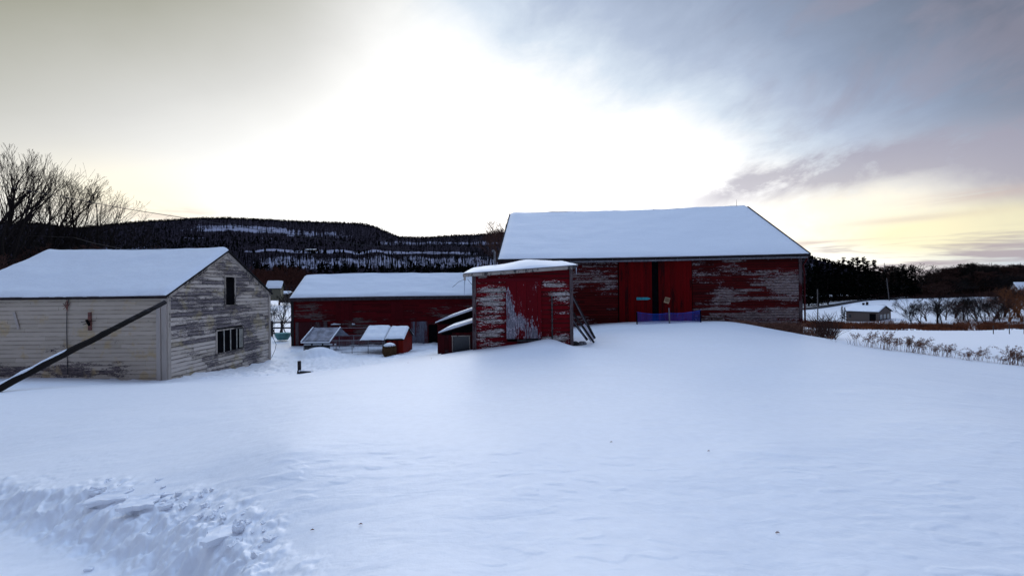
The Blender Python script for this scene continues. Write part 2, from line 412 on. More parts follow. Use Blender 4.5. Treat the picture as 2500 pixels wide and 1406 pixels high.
sp2 = noi(t, comb(t, uu*.30, ww*.45, 8.0), 1, 3, .7)
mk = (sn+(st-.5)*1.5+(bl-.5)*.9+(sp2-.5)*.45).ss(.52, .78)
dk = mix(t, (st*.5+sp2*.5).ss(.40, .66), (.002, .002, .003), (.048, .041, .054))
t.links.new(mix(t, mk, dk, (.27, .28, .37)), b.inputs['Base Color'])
hm = bpy.data.meshes.new('hills'); na2 = len(pxs)
hf = [(i*na2+j, i*na2+j+1, (i+1)*na2+j+1, (i+1)*na2+j) for i in range(len(tqs)-1) for j in range(na2-1)]
hm.from_pydata(hv, [], hf)
for nm, dat in (('snow', hs), ('u', hu), ('w', hw)):
    aa = hm.attributes.new(nm, 'FLOAT', 'POINT'); aa.data.foreach_set('value', dat)
hm.materials.append(MH); hm.polygons.foreach_set('use_smooth', [True]*len(hf))
ho = bpy.data.objects.new('hills', hm); C.objects.link(ho); tag(ho, kind='structure')
# the woods on the hills: spiky conifers and thin bare stems, far too many to count
fm = MB()
def spike(p, h, wd):
    for k in range(3):
        z0 = h*(.12+.27*k); rr = wd*(1-.27*k)*random.uniform(.8, 1.2); n_ = 4; a0 = random.random()*6
        ring = [(p.x+rr*math.cos(a0+i*1.571), p.y+rr*math.sin(a0+i*1.571), p.z+z0) for i in range(n_)]
        top = (p.x, p.y, p.z+min(h, z0+h*.45)); 
        for i in range(n_): fm.tri(ring[i], ring[(i+1) % n_], top)
def lumpy(p, h, wd):
    for k in range(9):
        c = Vector((p.x+random.gauss(0, wd*.4), p.y+random.gauss(0, wd*.4), p.z+h*random.uniform(.3, .95))); s_ = wd*random.uniform(.25, .5)
        v1 = Vector([random.gauss(0, 1) for _ in range(3)]).normalized()*s_; v2 = Vector([random.gauss(0, 1) for _ in range(3)]).normalized()*s_
        fm.tri(c+v1, c+v2, c-v1-v2)
def stem(p, h, wd):
    b_ = Vector(p); tp = b_+Vector((random.gauss(0, .6), 0, h)); a_ = Vector((wd, 0, 0))
    fm.tri(b_-a_, b_+a_, tp); fm.tri(b_-Vector((0, wd, 0)), b_+Vector((0, wd, 0)), tp)
for _ in range(15000):
    px = random.uniform(-100, 1290) if random.random() < .85 else random.uniform(1940, 2560)
    tq = random.random()**.7; 
    if random.random() < .28: tq = random.uniform(.975, 1)
    p, py = hill_pt(px, tq)
    dpy = py-lerp(SIL, px); Yd = p.y
    if 605 < py < 619 and 560 < px < 1230 and random.random() < .93: continue
    if 7 < dpy < 38 and 420 < px < 900 and random.random() < .92: continue
    if 622 < py < 658 and 560 < px < 1240:
        stem(p, random.uniform(9, 17), random.uniform(.25, .6)); continue
    if tq < .95 and random.random() < .5: continue
    h = random.uniform(7, 13) if tq < .95 else random.uniform(5, 13)
    if random.random() < .5: spike(p, h, h*.26)
    else: lumpy(p, h*.9, h*.5)
tag(fm.build('woods', NEEDLE), kind='stuff', label='dark woods of conifers and bare trunks covering the far ridge', cat='woods')

# ---------------------------------------------------------------- buildings
class Frame:
    """a wall plane: origin, heading; local x runs along it, -y looks out of it"""
    def __init__(s, o, th): s.o = Vector(o); s.th = th; s.a = Vector((math.cos(th), math.sin(th), 0)); s.n = Vector((-math.sin(th), math.cos(th), 0))
    def hit(s, px, py, y=0):
        d = ray(px, py); k = (s.o+s.n*y).dot(s.n)/d.dot(s.n); p = d*k-s.o; return p.dot(s.a), p.z
    def w(s, x, y, z): return s.o+s.a*x+s.n*y+Vector((0, 0, z))
def clap(mb, L, z0, top, bh=.125, holes=(), proud=.026, seglen=(1.2, 4.0), wav=.004, x0=0):
    """lapped boards on a wall from x0 to L, z0 up to top(x) (list of x,z points), with rectangular holes"""
    zt = max(p[1] for p in top); z = z0; apex = max(top, key=lambda p: p[1])
    def lim(zz):
        if zz <= min(top[0][1], top[-1][1]): return x0, L
        lo, hi = x0, L
        if zz > top[0][1]: lo = x0+(apex[0]-x0)*(zz-top[0][1])/(apex[1]-top[0][1]) if apex[1] > top[0][1] else x0
        if zz > top[-1][1]: hi = L-(L-apex[0])*(zz-top[-1][1])/(apex[1]-top[-1][1]) if apex[1] > top[-1][1] else L
        return lo, hi
    while z < zt-.01:
        z1 = min(z+bh, zt); la, ha = lim(z); lb, hb = lim(z1)
        iv = [(la, ha)]
        for (hx0, hx1, hz0, hz1) in holes:
            if hz0 < z1-.02 and hz1 > z+.02:
                nv = []
                for (a_, b_) in iv:
                    if hx1 <= a_ or hx0 >= b_: nv.append((a_, b_)); continue
                    if hx0 > a_: nv.append((a_, hx0))
                    if hx1 < b_: nv.append((hx1, b_))
                iv = nv
        for (a_, b_) in iv:
            x = a_
            while x < b_-.01:
                e = min(b_, x+random.uniform(*seglen)); e = b_ if b_-e < .35 else e
                ta = lb if (x == la) else x; tb = hb if e == ha else e
                dz0 = random.gauss(0, wav); dz1 = random.gauss(0, wav); pr = proud*random.uniform(.75, 1.3); r = random.random()
                A = (x+.002, -pr, z+dz0); B = (e-.002, -pr, z+dz1); Cc = (max(tb-.002, ta), -.004, z1+.012); Dd = (min(ta+.002, tb), -.004, z1+.012)
                A2 = (x+.002, 0, z+dz0); B2 = (e-.002, 0, z+dz1)
                mb.quad(A, B, Cc, Dd, r); mb.quad(A2, B2, B, A, r); mb.tri(A2, A, Dd, r); mb.tri(B2, Cc, B, r)
                x = e
        z = z1
def vboards(mb, x0, x1, z0, z1, y=-.03, bw=.2, th=.025):
    x = x0
    while x < x1-.01:
        e = min(x1, x+bw*random.uniform(.85, 1.15)); e = x1 if x1-e < .06 else e
        yy = y-random.uniform(0, .006)
        mb.box(x+.004, e-.004, yy-th, yy, z0+random.uniform(-.01, .01), z1); x = e
def gable_shell(mb, L, W, H, rise, z0=0, inset=.03):
    """plain closed box with gable ends behind the boards (local frame of the front wall)"""
    i = inset; a = [(i,i,z0),(L-i,i,z0),(L-i,W-i,z0),(i,W-i,z0),(i,i,H),(L-i,i,H),(L-i,W-i,H),(i,W-i,H),(i,W/2,H+rise-i),(L-i,W/2,H+rise-i)]
    b_ = len(mb.v); mb.v += a
    for f in ((0,1,5,4),(2,3,7,6),(1,2,6,9,5),(3,0,4,8,7),(4,5,9,8),(6,7,8,9)): mb.f.append(tuple(b_+k for k in f)); mb.r.append(.5)
def roof_pair(parent, L, W, H, rise, ov=.35, ovx=.25, th=.10, snow=.16, zoff=0, sag=0, name='roof', edge=.0):
    """two roof slabs, then the snow lying on them as its own part"""
    run = W/2+ov; sl = rise/(W/2); ze = H-sl*ov+zoff; zr = H+rise+zoff
    r = MB(); NN = 10
    for k in range(NN):
        xa = -ovx+(L+2*ovx)*k/NN; xb = -ovx+(L+2*ovx)*(k+1)/NN
        sa = sag*math.sin(math.pi*k/NN); sb = sag*math.sin(math.pi*(k+1)/NN)
        for sgn in (0, 1):
            ya, ye = (W/2, -ov) if sgn == 0 else (W/2, W+ov)
            r.hexa([(xa, ye, ze-sa*.4), (xb, ye, ze-sb*.4), (xb, ya, zr-sb), (xa, ya, zr-sa), (xa, ye, ze+th-sa*.4), (xb, ye, ze+th-sb*.4), (xb, ya, zr+th-sb), (xa, ya, zr+th-sa)], .5)
    ro = r.build(name, ROOFM, parent)
    s = MB(); nx, ny = 90, 26
    for sgn in (0, 1):
        base = len(s.v)
        for j in range(ny+1):
            v = j/ny
            for i in range(nx+1):
                u = i/nx; x = -ovx+.02+(L+2*ovx-.04)*u
                sg = sag*math.sin(math.pi*min(1, max(0, (x+ovx)/(L+2*ovx))))
                y0 = -ov+.0+(W/2+ov)*v; z = ze+(zr-ze)*v+th-sg*(.4+.6*v)
                eu = min(u, 1-u)*(L+2*ovx); ev = v*(W/2+ov)
                hgt = snow*min(1, (eu/.22))**.5*min(1, (ev/.16+.12))**.5
                hgt = max(.004, hgt*(1+.45*fb(x*.4, y0*.9, sgn*7)+.25*nz(x*1.9, 5)*max(0, 1-v*6))+.015*nz(x*2.3, y0*4)*min(1, eu*3))
                if j == 0: y0 += .045*nz(x*1.7, 3)+.02*nz(x*5, 8)-.02
                y = y0 if sgn == 0 else W-y0
                s.v.append((x, y, z+hgt+.003))
        for j in range(ny):
            for i in range(nx):
                a_ = base+j*(nx+1)+i; f = (a_, a_+1, a_+nx+2, a_+nx+1)
                s.f.append(f if sgn == 0 else f[::-1]); s.r.append(.5)
        # closing lip at eave and rakes
        def lip(idx):
            for p, q2 in zip(idx[:-1], idx[1:]):
                A = s.v[p]; B = s.v[q2]; 
                def dn(Q):
                    yy = Q[1] if sgn == 0 else W-Q[1]
                    v = max(0, min(1, (yy+ov)/(W/2+ov))); sg = sag*math.sin(math.pi*min(1, max(0, (Q[0]+ovx)/(L+2*ovx))))
                    return (Q[0], Q[1], ze+(zr-ze)*v+th-sg*(.4+.6*v)+.001)
                s.quad(dn(A), dn(B), B, A, .5)
        lip([base+i for i in range(nx+1)]); lip([base+j*(nx+1) for j in range(ny, -1, -1)]); lip([base+j*(nx+1)+nx for j in range(ny+1)])
    so_ = s.build('snow_cover', RSNOW, ro, smooth=True)
    return ro, ze, zr
def window(parent, nm, x0, x1, z0, z1, y=-.03, tw=.07, fm_=None, pane=GLASS, mull=0, rows=0, sill=True, deep=.10, mt=None):
    fm_ = fm_ or TRIMW
    p = MB(); p.box(x0, x1, y+deep-.02, y+deep, z0, z1); wo = p.build(nm, pane, parent)
    f = MB(); f.box(x0-tw, x0, y-.03, y+.08, z0-.0, z1); f.box(x1, x1+tw, y-.03, y+.08, z0, z1); f.box(x0-tw-.02, x1+tw+.02, y-.04, y+.08, z1+.002, z1+tw)
    f.build('frame', fm_, wo)
    if mull or rows:
        q_ = MB()
        for k in range(1, mull+1):
            xx = x0+(x1-x0)*k/(mull+1); q_.box(xx-.018, xx+.018, y-.03, y+deep-.022, z0, z1)
        for k in range(1, rows+1):
            zz = z0+(z1-z0)*k/(rows+1); q_.box(x0, x1, y-.025, y+deep-.024, zz-.016, zz+.016)
        q_.build('mullion', mt or fm_, wo)
    if sill:
        s_ = MB(); s_.box(x0-tw-.04, x1+tw+.04, y-.08, y+.08, z0-.06, z0-.002); s_.build('sill', fm_, wo)
    return wo

# ---- big red barn
th = R(-6.06); el = Vector((-.821, 23.654, 1.759)); L, Dp, rise = 17.24, 7.011, 3.978
slp = rise/Dp; ov = .38; ovx = .26
fr_ = Frame(el, th); org = fr_.w(ovx, ov, 0); H0 = 5.6
BL = L-2*ovx; BW = 2*(Dp-ov); BH = H0+slp*ov
org.z = el.z-.12-H0; FD = Frame(org, th)
brise = rise-slp*ov
D = thing('red_barn', 'largest red barn with peeling boards, tall sliding doors and snowy gable roof', 'barn', org, th)
def rect(Fm, x0, y0, x1, y1):
    a_ = Fm.hit(x0, y0); b_ = Fm.hit(x1, y1); return min(a_[0], b_[0]), max(a_[0], b_[0]), min(a_[1], b_[1]), max(a_[1], b_[1])
def blob(Fm, x0, y0, x1, y1, amt):
    a_ = rect(Fm, x0, y0, x1, y1); return ((a_[0]+a_[1])/2, (a_[2]+a_[3])/2, (a_[1]-a_[0])/2, (a_[3]-a_[2])/2, amt)
m = MB(); gable_shell(m, BL, BW, BH, brise); m.build('wall_core', DARK, D)
dl = rect(FD, 1510, 630, 1592, 786); dr = rect(FD, 1606, 630, 1689, 786)
RB1, RB2 = (.095, .006, .006), (.042, .0035, .0035)
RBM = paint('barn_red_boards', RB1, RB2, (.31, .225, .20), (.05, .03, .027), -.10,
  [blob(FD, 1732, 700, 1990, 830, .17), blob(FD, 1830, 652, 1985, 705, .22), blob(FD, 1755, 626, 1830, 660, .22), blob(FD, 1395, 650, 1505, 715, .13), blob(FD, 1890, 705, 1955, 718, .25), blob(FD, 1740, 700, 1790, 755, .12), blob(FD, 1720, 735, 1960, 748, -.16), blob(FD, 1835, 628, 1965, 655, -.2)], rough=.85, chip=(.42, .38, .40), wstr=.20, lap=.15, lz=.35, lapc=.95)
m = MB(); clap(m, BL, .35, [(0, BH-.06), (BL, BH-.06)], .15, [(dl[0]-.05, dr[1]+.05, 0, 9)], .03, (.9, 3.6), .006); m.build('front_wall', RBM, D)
m = MB(); clap(m, BW, .35, [(0, BH-.02), (BW/2, BH+brise-.05), (BW, BH-.02)], .115, (), .03); m.build('gable_wall', RBM, D, loc=(BL, 0, 0), rz=R(90))
m = MB(); m.box(-.06, .08, -.06, .10, .3, BH-.1); m.build('corner_board', REDTRIM, D)
m = MB(); m.box(BL-.10, BL+.06, -.06, .12, .3, BH-.1); m.build('corner_board', REDTRIM, D)
DOORM = paint('barn_red_door', (.15, .002, .003), (.075, .0018, .0025), (.05, .003, .004), (.02, .002, .003), -.06, vert=True, rough=.85)
for (q, lb) in ((dl, 'red vertical board door carrying the teal board'), (dr, 'red vertical board door carrying the square notice')):
    m = MB(); vboards(m, q[0], q[1], 1.2, BH-.22, -.05, .17); m.build('sliding_door', DOORM, D)['label'] = lb
m = MB(); m.box(dl[0]-.3, dr[1]+.3, -.14, -.02, BH-.2, BH-.1); m.build('door_track', TRIMD, D)
m = MB(); m.box(dl[1]-.02, dr[0]+.02, .0, .03, 1.2, BH-.2); m.build('door_gap', DARK, D)
ro, ze, zr = roof_pair(D, BL, BW, BH, brise, ov, ovx, .10, .11, 0, .10)
m = MB()
for k in range(12):
    xa = -ovx+(BL+2*ovx)*k/12; xb = -ovx+(BL+2*ovx)*(k+1)/12
    sg = lambda x: .04*math.sin(math.pi*(x+ovx)/(BL+2*ovx))
    m.bar((xa, -ov-.015, ze-.03-sg(xa)), (xb, -ov-.015, ze-.03-sg(xb)), .03, .17)
m.build('fascia', TRIMD, D)
m = MB(); m.tube([(1.5, -ov-.09, ze-.15), (BL/2, -ov-.09, ze-.145), (BL+.1, -ov-.09, ze-.10)], .05, 8)
g_ = m.build('gutter', METAL, D, smooth=True)
for k in range(13):
    m = MB(); m.bar((1.6+k*1.2, -ov-.09, ze-.22), (1.6+k*1.2, -ov-.02, ze-.02), .02, .02); m.build('bracket', METAL, g_)
m = MB(); m.tube([(BL+.12, -ov-.05, ze-.12), (BL+.05, -.16, ze-.55), (BL+.12, -.14, ze-.9), (BL+.13, -.14, 1.9), (BL+.42, -.2, 1.62)], .045, 8); m.build('downspout', REDTRIM, D, smooth=True)
for px_, hh in ((1408, .2), (1607, .16), (1808, .38)):
    a_ = (px_-1246)/578*BL+.0
    m = MB(); m.tube([(a_, BW/2, zr-.05), (a_, BW/2, zr+.25+hh)], [.018, .008], 6); m.build('lightning_rod', METAL, D)
m = MB(); m.bar((-ovx-.03, -ov, ze+.02), (-ovx-.03, BW/2, zr+.04), .05, .2); m.bar((-ovx-.03, BW+ov, ze+.02), (-ovx-.03, BW/2, zr+.04), .05, .2); m.build('rake_board', TRIMD, D)
m = MB(); m.bar((BL+ovx+.03, -ov, ze+.02), (BL+ovx+.03, BW/2, zr+.04), .05, .2); m.bar((BL+ovx+.03, BW+ov, ze+.02), (BL+ovx+.03, BW/2, zr+.04), .05, .2); m.build('rake_board', TRIMD, D)
# notices on the doors
TEAL = plain('teal_paint', (.05, .42, .46), (.035, .25, .30), .6, 9)
x0, x1, z0, z1 = rect(FD, 1553, 726, 1587, 732)
m = MB(); m.hexa([(x0,0,z0),(x1-.15,0,z0),(x1-.15,.03,z0),(x0,.03,z0),(x0,0,z1),(x1-.15,0,z1),(x1-.15,.03,z1),(x0,.03,z1)], .5)
m.hexa([(x1-.149,0,z0),(x1,0,(z0+z1)/2-.01),(x1,.03,(z0+z1)/2-.01),(x1-.149,.03,z0),(x1-.149,0,z1),(x1,0,(z0+z1)/2+.01),(x1,.03,(z0+z1)/2+.01),(x1-.149,.03,z1)], .5)
o = m.build('arrow_board', TEAL, None, loc=FD.w(0, -.125, 0), rz=th); tag(o, 'narrow teal board with a pointed end on the left barn door', 'sign')
PAPER = plain('aged_paper', (.55, .40, .24), (.38, .25, .14), .8, 12); INK = plain('brown_ink', (.08, .04, .02), (.14, .07, .04), .8, 9)
cx, cz = FD.hit(1627, 733); s_ = .145
sg_ = thing('notice', 'small tilted tan notice with brown print on the right barn door', 'sign', FD.w(cx, -.115, cz), th)
def rot2(px_, pz_, a_=R(-17)): return (px_*math.cos(a_)-pz_*math.sin(a_), px_*math.sin(a_)+pz_*math.cos(a_))
def tiltbox(mb, x0, x1, y0, y1, z0, z1):
    c_ = [rot2(a_, b_) for a_, b_ in ((x0,z0),(x1,z0),(x1,z1),(x0,z1))]
    mb.hexa([(c_[0][0],y0,c_[0][1]),(c_[1][0],y0,c_[1][1]),(c_[1][0],y1,c_[1][1]),(c_[0][0],y1,c_[0][1]),(c_[3][0],y0,c_[3][1]),(c_[2][0],y0,c_[2][1]),(c_[2][0],y1,c_[2][1]),(c_[3][0],y1,c_[3][1])], .5)
m = MB(); tiltbox(m, -s_, s_, -.01, .01, -s_*1.15, s_*1.15); m.build('board', PAPER, sg_)
m = MB()
for k in range(4): tiltbox(m, -s_*.62, s_*(.6-.15*(k % 2)), -.016, -.0105, s_*(.62-.38*k), s_*(.80-.38*k)+.008*(k % 2))
for k in (-1, 1): tiltbox(m, s_*.72*k-.008, s_*.72*k+.008, -.016, -.0105, -s_*.6, s_*.8)
m.build('print', INK, sg_)

# ---- white weathered barn
th = -.0088; el = Vector((-21.247, 14.828, -.079)); L, Dp, rise = 8.47+0, 3.235, 1.985
slp = rise/Dp; ov = .14; ovx = .12; fr_ = Frame(el, th); H0 = 3.75
org = fr_.w(ovx, ov, 0); org.z = el.z-.10-H0; BL = L-2*ovx; BW = 2*(Dp-ov); BH = H0+slp*ov; brise = rise-slp*ov
FA = Frame(org, th); GA = Frame(FA.w(BL, 0, 0), th+R(90))
A_ = thing('white_barn', 'weathered white barn with peeling clapboards and snowy roof on the left', 'barn', org, th)
m = MB(); gable_shell(m, BL, BW, BH, brise); m.build('wall_core', DARK, A_)
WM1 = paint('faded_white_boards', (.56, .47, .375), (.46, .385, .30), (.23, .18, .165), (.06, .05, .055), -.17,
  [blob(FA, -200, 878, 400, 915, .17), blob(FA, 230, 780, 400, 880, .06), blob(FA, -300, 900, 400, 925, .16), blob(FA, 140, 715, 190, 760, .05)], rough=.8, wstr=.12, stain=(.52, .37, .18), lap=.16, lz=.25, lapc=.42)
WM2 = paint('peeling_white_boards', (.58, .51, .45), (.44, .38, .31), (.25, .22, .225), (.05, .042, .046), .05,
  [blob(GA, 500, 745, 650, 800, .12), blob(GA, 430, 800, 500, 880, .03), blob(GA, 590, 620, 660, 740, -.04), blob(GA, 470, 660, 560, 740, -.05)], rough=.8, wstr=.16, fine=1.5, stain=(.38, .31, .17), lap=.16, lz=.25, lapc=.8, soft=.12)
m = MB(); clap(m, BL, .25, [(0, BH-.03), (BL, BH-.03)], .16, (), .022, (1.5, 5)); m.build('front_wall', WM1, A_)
lw = rect(GA, 549, 676, 571, 743); gw = rect(GA, 528, 809, 591, 849)
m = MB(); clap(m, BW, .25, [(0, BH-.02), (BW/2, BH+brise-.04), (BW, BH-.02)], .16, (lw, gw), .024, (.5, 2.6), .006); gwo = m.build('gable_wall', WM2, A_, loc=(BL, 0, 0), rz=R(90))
window(gwo, 'loft_opening', *lw, y=-.02, tw=.07, pane=DARK, deep=.02, sill=True)
CURT = plain('pale_stick', (.50, .48, .42), (.34, .33, .30))
wo = window(gwo, 'window', *gw, y=-.02, tw=.06, pane=DARK, mull=3, deep=.02, mt=CURT)
m = MB(); xx = gw[1]-.10
for k in range(4): m.box(xx-.13+.07*k, xx-.10+.07*k, -.045, -.03, gw[2]+.05, gw[3]-.03)
m.build('curtain', CURT, wo)
m = MB(); m.box(-.03, .10, -.05, -.002, .1, BH-.03); m.build('corner_board', TRIMW, gwo)
m = MB(); m.box(BW-.12, BW+.02, -.05, -.002, .25, BH-.03); m.build('corner_board', TRIMW, gwo)
m = MB(); m.box(BL-.17, BL+.02, -.07, .02, .1, BH-.03); m.box(BL-.33, BL-.19, -.10, .02, .0, BH-.35); m.build('corner_post', TRIMW, A_)
m = MB()
m.bar((-.02-0, -.03, BH-.1), (BW/2, -.03, BH+brise-.10), .05, .13, upv=(0, 0, 1)); m.bar((BW+.02, -.03, BH-.1), (BW/2, -.03, BH+brise-.10), .05, .13); m.build('rake_board', TRIMW, gwo)
ro, ze, zr = roof_pair(A_, BL, BW, BH, brise, ov, ovx, .06, .12, 0, .05)
m = MB(); m.box(-ovx, BL+ovx, -ov-.02, -ov, ze-.05, ze+.05); m.build('fascia', TRIMD, A_)
RUST = plain('rusty_red', (.22, .09, .07), (.11, .055, .05)); 
x0, x1, z0, z1 = rect(FA, 219, 762, 226, 806)
m = MB(); m.box(x0, x1, -.07, -.02, z0, z1); hb_ = m.build('hay_bracket', RUST, A_); m = MB()
m.bar((x0-.22, -.10, z0+.32), (x1+.22, -.10, z0+.36), .018); m.bar((x0-.14, -.11, z0+.22), (x1+.04, -.11, z0+.30), .018); m.bar((x0-.02, -.1, z0+.4), (x1-.01, -.1, z0+.18), .05); m.build('hook', DARK, hb_)
xs, zs = FA.hit(168, 730); _, zb = FA.hit(168, 912); _, zm = FA.hit(168, 758)
m = MB(); m.tube([(xs+.05, -.05, zs), (xs-.02, -.05, zs-.5), (xs-.04, -.045, zs-1.2), (xs-.02, -.045, zb)], .012, 5); m.build('hanging_cord', WOODG, A_)
m = MB()
for k in range(14):
    a_ = random.uniform(-1, 1); m.bar((xs+.01, -.06, zm+random.uniform(-.05, .3)), (xs+a_*.18, -.07, zm+random.uniform(.05, .45)), .012)
m.build('dead_vine', RUST, A_)
x0, x1, z0, z1 = rect(FA, 36, 762, 50, 803)
m = MB(); m.bar((x0+.02, -.04, z1), (x1-.02, -.04, z0), .09, .02, upv=(0, 1, 0)); m.build('loose_board', TRIMW, A_)
m = MB(); m.tube([(BL+.04, BW+.04, 1.7), (BL+.28, BW+.1, 1.1), (BL+.24, BW+.05, .8), (BL+.08, BW, .4)], .012, 5); m.build('loose_wire', WOODG, A_)

# ---- timber prop leaning on the white barn
a_ = at(403, 738, 14.55); b_ = at(-120, 1007, 9.6)
LOGM = paint('weathered_log', (.022, .017, .015), (.012, .010, .009), (.06, .055, .055), (.015, .013, .012), -.12, vert=False)
pr = thing('timber_prop', 'long weathered timber leaning diagonally against the white barn front', 'timber', b_)
m = MB(); N_ = 24; pts = [(a_-b_)*k/N_+Vector((0, .015*nz(k*.5, 1), .03*nz(k*.4, 3))) for k in range(N_+1)]
m.tube(pts, [.108-.03*k/N_+.012*nz(k*.7, 9) for k in range(N_+1)], 9); m.build('log', LOGM, pr)
m = MB(); pts2 = [p+Vector((0, 0, .08-.02*k/N_)) for k, p in enumerate(pts)][:14]
m.tube(pts2, [.05+.03*nz(k*.9, 4) if k < 11 else .02 for k in range(14)], 7); m.build('snow_cover', RSNOW, pr, smooth=True)

# ---- long low red barn across the yard
th = .1139; el = Vector((-15.088, 26.983, -.435)); L, Dp, rise = 14.3, 2.582, 1.548
slp = rise/Dp; ov = .16; ovx = .10; fr_ = Frame(el, th); H0 = 3.5
org = fr_.w(ovx, ov, 0); org.z = el.z-.12-H0; BL = L-2*ovx; BW = 2*(Dp-ov); BH = H0+slp*ov; brise = rise-slp*ov
FB = Frame(org, th); B_ = thing('long_barn', 'long low red barn across the yard with an unbroken snowy roof', 'barn', org, th)
m = MB(); gable_shell(m, BL, BW, BH, brise); m.build('wall_core', DARK, B_)
gd = rect(FB, 1003, 785, 1044, 842); bd = rect(FB, 722, 787, 800, 846); dk_ = rect(FB, 1046, 793, 1100, 846)
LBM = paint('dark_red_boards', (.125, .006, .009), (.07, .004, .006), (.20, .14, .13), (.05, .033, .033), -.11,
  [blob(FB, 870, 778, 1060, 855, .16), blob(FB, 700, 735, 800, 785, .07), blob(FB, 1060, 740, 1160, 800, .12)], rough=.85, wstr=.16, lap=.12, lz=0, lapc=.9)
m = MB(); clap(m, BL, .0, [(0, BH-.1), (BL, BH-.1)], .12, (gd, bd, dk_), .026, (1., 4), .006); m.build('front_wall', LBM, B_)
m = MB(); clap(m, BW, .0, [(0, BH-.02), (BW/2, BH+brise-.04), (BW, BH-.02)], .12, (), .024); m.build('gable_wall', LBM, B_, loc=(BL, 0, 0), rz=R(90))
GDM = paint('bare_grey_door', (.10, .03, .035), (.08, .02, .03), (.20, .21, .26), (.07, .07, .09), .16, vert=True)
m = MB(); vboards(m, gd[0], gd[1], gd[2]-.2, gd[3], -.03, .16); m.build('grey_door', GDM, B_)['label'] = 'bare grey vertical board door'
BDM = paint('brown_red_door', (.055, .012, .014), (.04, .01, .012), (.13, .10, .105), (.05, .04, .045), .03, vert=True)
m = MB(); vboards(m, bd[0], bd[1], bd[2]-.2, bd[3], -.03, .2); m.build('barn_door', BDM, B_)['label'] = 'wide brownish door with worn red paint'
PLR = paint('fresh_red_panel', (.085, .0035, .006), (.068, .003, .005), (.06, .02, .02), (.05, .02, .02), -.3)
for (a1, a2, a3, a4) in ((820, 735, 862, 782), (955, 735, 985, 780)):
    q = rect(FB, a1, a2, a3, a4); m = MB(); vboards(m, q[0], q[1], q[2], q[3], -.045, .3, .02); m.build('loft_door', PLR, B_)
for (a1, a2, a3, a4) in ((808, 789, 834, 793), (860, 789, 869, 793)):
    q = rect(FB, a1, a2, a3, a4); m = MB(); m.box(q[0], q[1], -.16, -.03, q[2]-.02, q[2]+.02); lo_ = m.build('ledge', TRIMD, B_)
    m = MB(); m.tube([(q[0]+.03, -.1, q[2]+.04), ((q[0]+q[1])/2-.1, -.1, q[2]+.07), ((q[0]+q[1])/2+.08, -.1, q[2]+.05), (q[1]-.03, -.1, q[2]+.05)], [.03, .07, .05, .03], 7); m.build('ledge_snow', RSNOW, lo_, smooth=True)
m = MB(); m.box(-.05, .12, -.05, .05, 0, BH-.1); m.build('corner_board', TRIMD, B_)
ro, ze, zr = roof_pair(B_, BL, BW, BH, brise, ov, ovx, .07, .13, 0, -.08)
m = MB()
for k in range(12):
    xa = -ovx+(BL+2*ovx)*k/12; xb = -ovx+(BL+2*ovx)*(k+1)/12; sg = lambda x: -.035*math.sin(math.pi*(x+ovx)/(BL+2*ovx))
    m.bar((xa, -ov-.015, ze-.06-sg(xa)), (xb, -ov-.015, ze-.06-sg(xb)), .03, .22)
m.build('fascia', plain('brown_fascia', (.06, .045, .05), (.03, .022, .025)), B_)

# ---- small red shed
th = R(.6); bl = at(1157, 862, 14.7); FC = Frame(bl, th); wr = FC.hit(1398, 850)[0]
zt = FC.hit(1157, 668)[1]; ztr = FC.hit(1398, 652)[1]; CW = 3.4
Cc_ = thing('red_shed', 'small red shed with a peeling plank door in front of the big barn', 'shed', bl, th)
m = MB(); m.hexa([(.03,.03,-.3),(wr-.03,.03,-.3),(wr-.03,CW,-.3),(.03,CW,-.3),(.03,.03,zt-.02),(wr-.03,.03,ztr-.02),(wr-.03,CW,ztr+.15),(.03,CW,zt+.15)]); m.build('wall_core', DARK, Cc_)
dd = rect(FC, 1237, 686, 1321, 826)
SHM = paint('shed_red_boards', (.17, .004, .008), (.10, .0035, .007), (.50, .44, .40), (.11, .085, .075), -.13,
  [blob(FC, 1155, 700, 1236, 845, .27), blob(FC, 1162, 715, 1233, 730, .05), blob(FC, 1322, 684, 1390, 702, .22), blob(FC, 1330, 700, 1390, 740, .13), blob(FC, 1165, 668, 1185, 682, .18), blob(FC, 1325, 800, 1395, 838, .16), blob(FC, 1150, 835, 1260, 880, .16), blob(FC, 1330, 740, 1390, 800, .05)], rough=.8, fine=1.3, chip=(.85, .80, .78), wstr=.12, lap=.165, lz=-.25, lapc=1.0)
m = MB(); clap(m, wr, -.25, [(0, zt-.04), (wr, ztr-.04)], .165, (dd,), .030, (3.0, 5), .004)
for i, v in enumerate(m.v):
    pass
m.build('front_wall', SHM, Cc_)
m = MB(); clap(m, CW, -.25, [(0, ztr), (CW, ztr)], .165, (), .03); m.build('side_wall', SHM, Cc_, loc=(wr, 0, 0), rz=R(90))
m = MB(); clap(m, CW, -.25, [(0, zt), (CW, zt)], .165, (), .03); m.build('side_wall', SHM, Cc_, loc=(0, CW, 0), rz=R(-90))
SDM = paint('shed_plank_door', (.15, .003, .007), (.12, .003, .007), (.27, .26, .30), (.11, .10, .12), -.11,
  [blob(FC, 1228, 700, 1258, 840, .26), blob(FC, 1235, 775, 1300, 850, .20), blob(FC, 1250, 725, 1280, 800, .14), blob(FC, 1290, 805, 1330, 850, .13)], vert=True, fine=.9, wstr=.06, chip=(.55, .50, .55))
m = MB(); vboards(m, dd[0]-.03, dd[1]+.02, dd[2], dd[3], -.06, .36, .03); m.build('door', SDM, Cc_)
rr_ = rect(FC, 1162, 678, 1322, 686)
m = MB(); m.box(rr_[0], rr_[1], -.11, -.04, rr_[2], rr_[3]-.03); m.build('door_track', paint('track_red', (.12,.004,.009), (.09,.004,.008), (.1,.08,.08), (.05,.04,.04), -.2), Cc_)
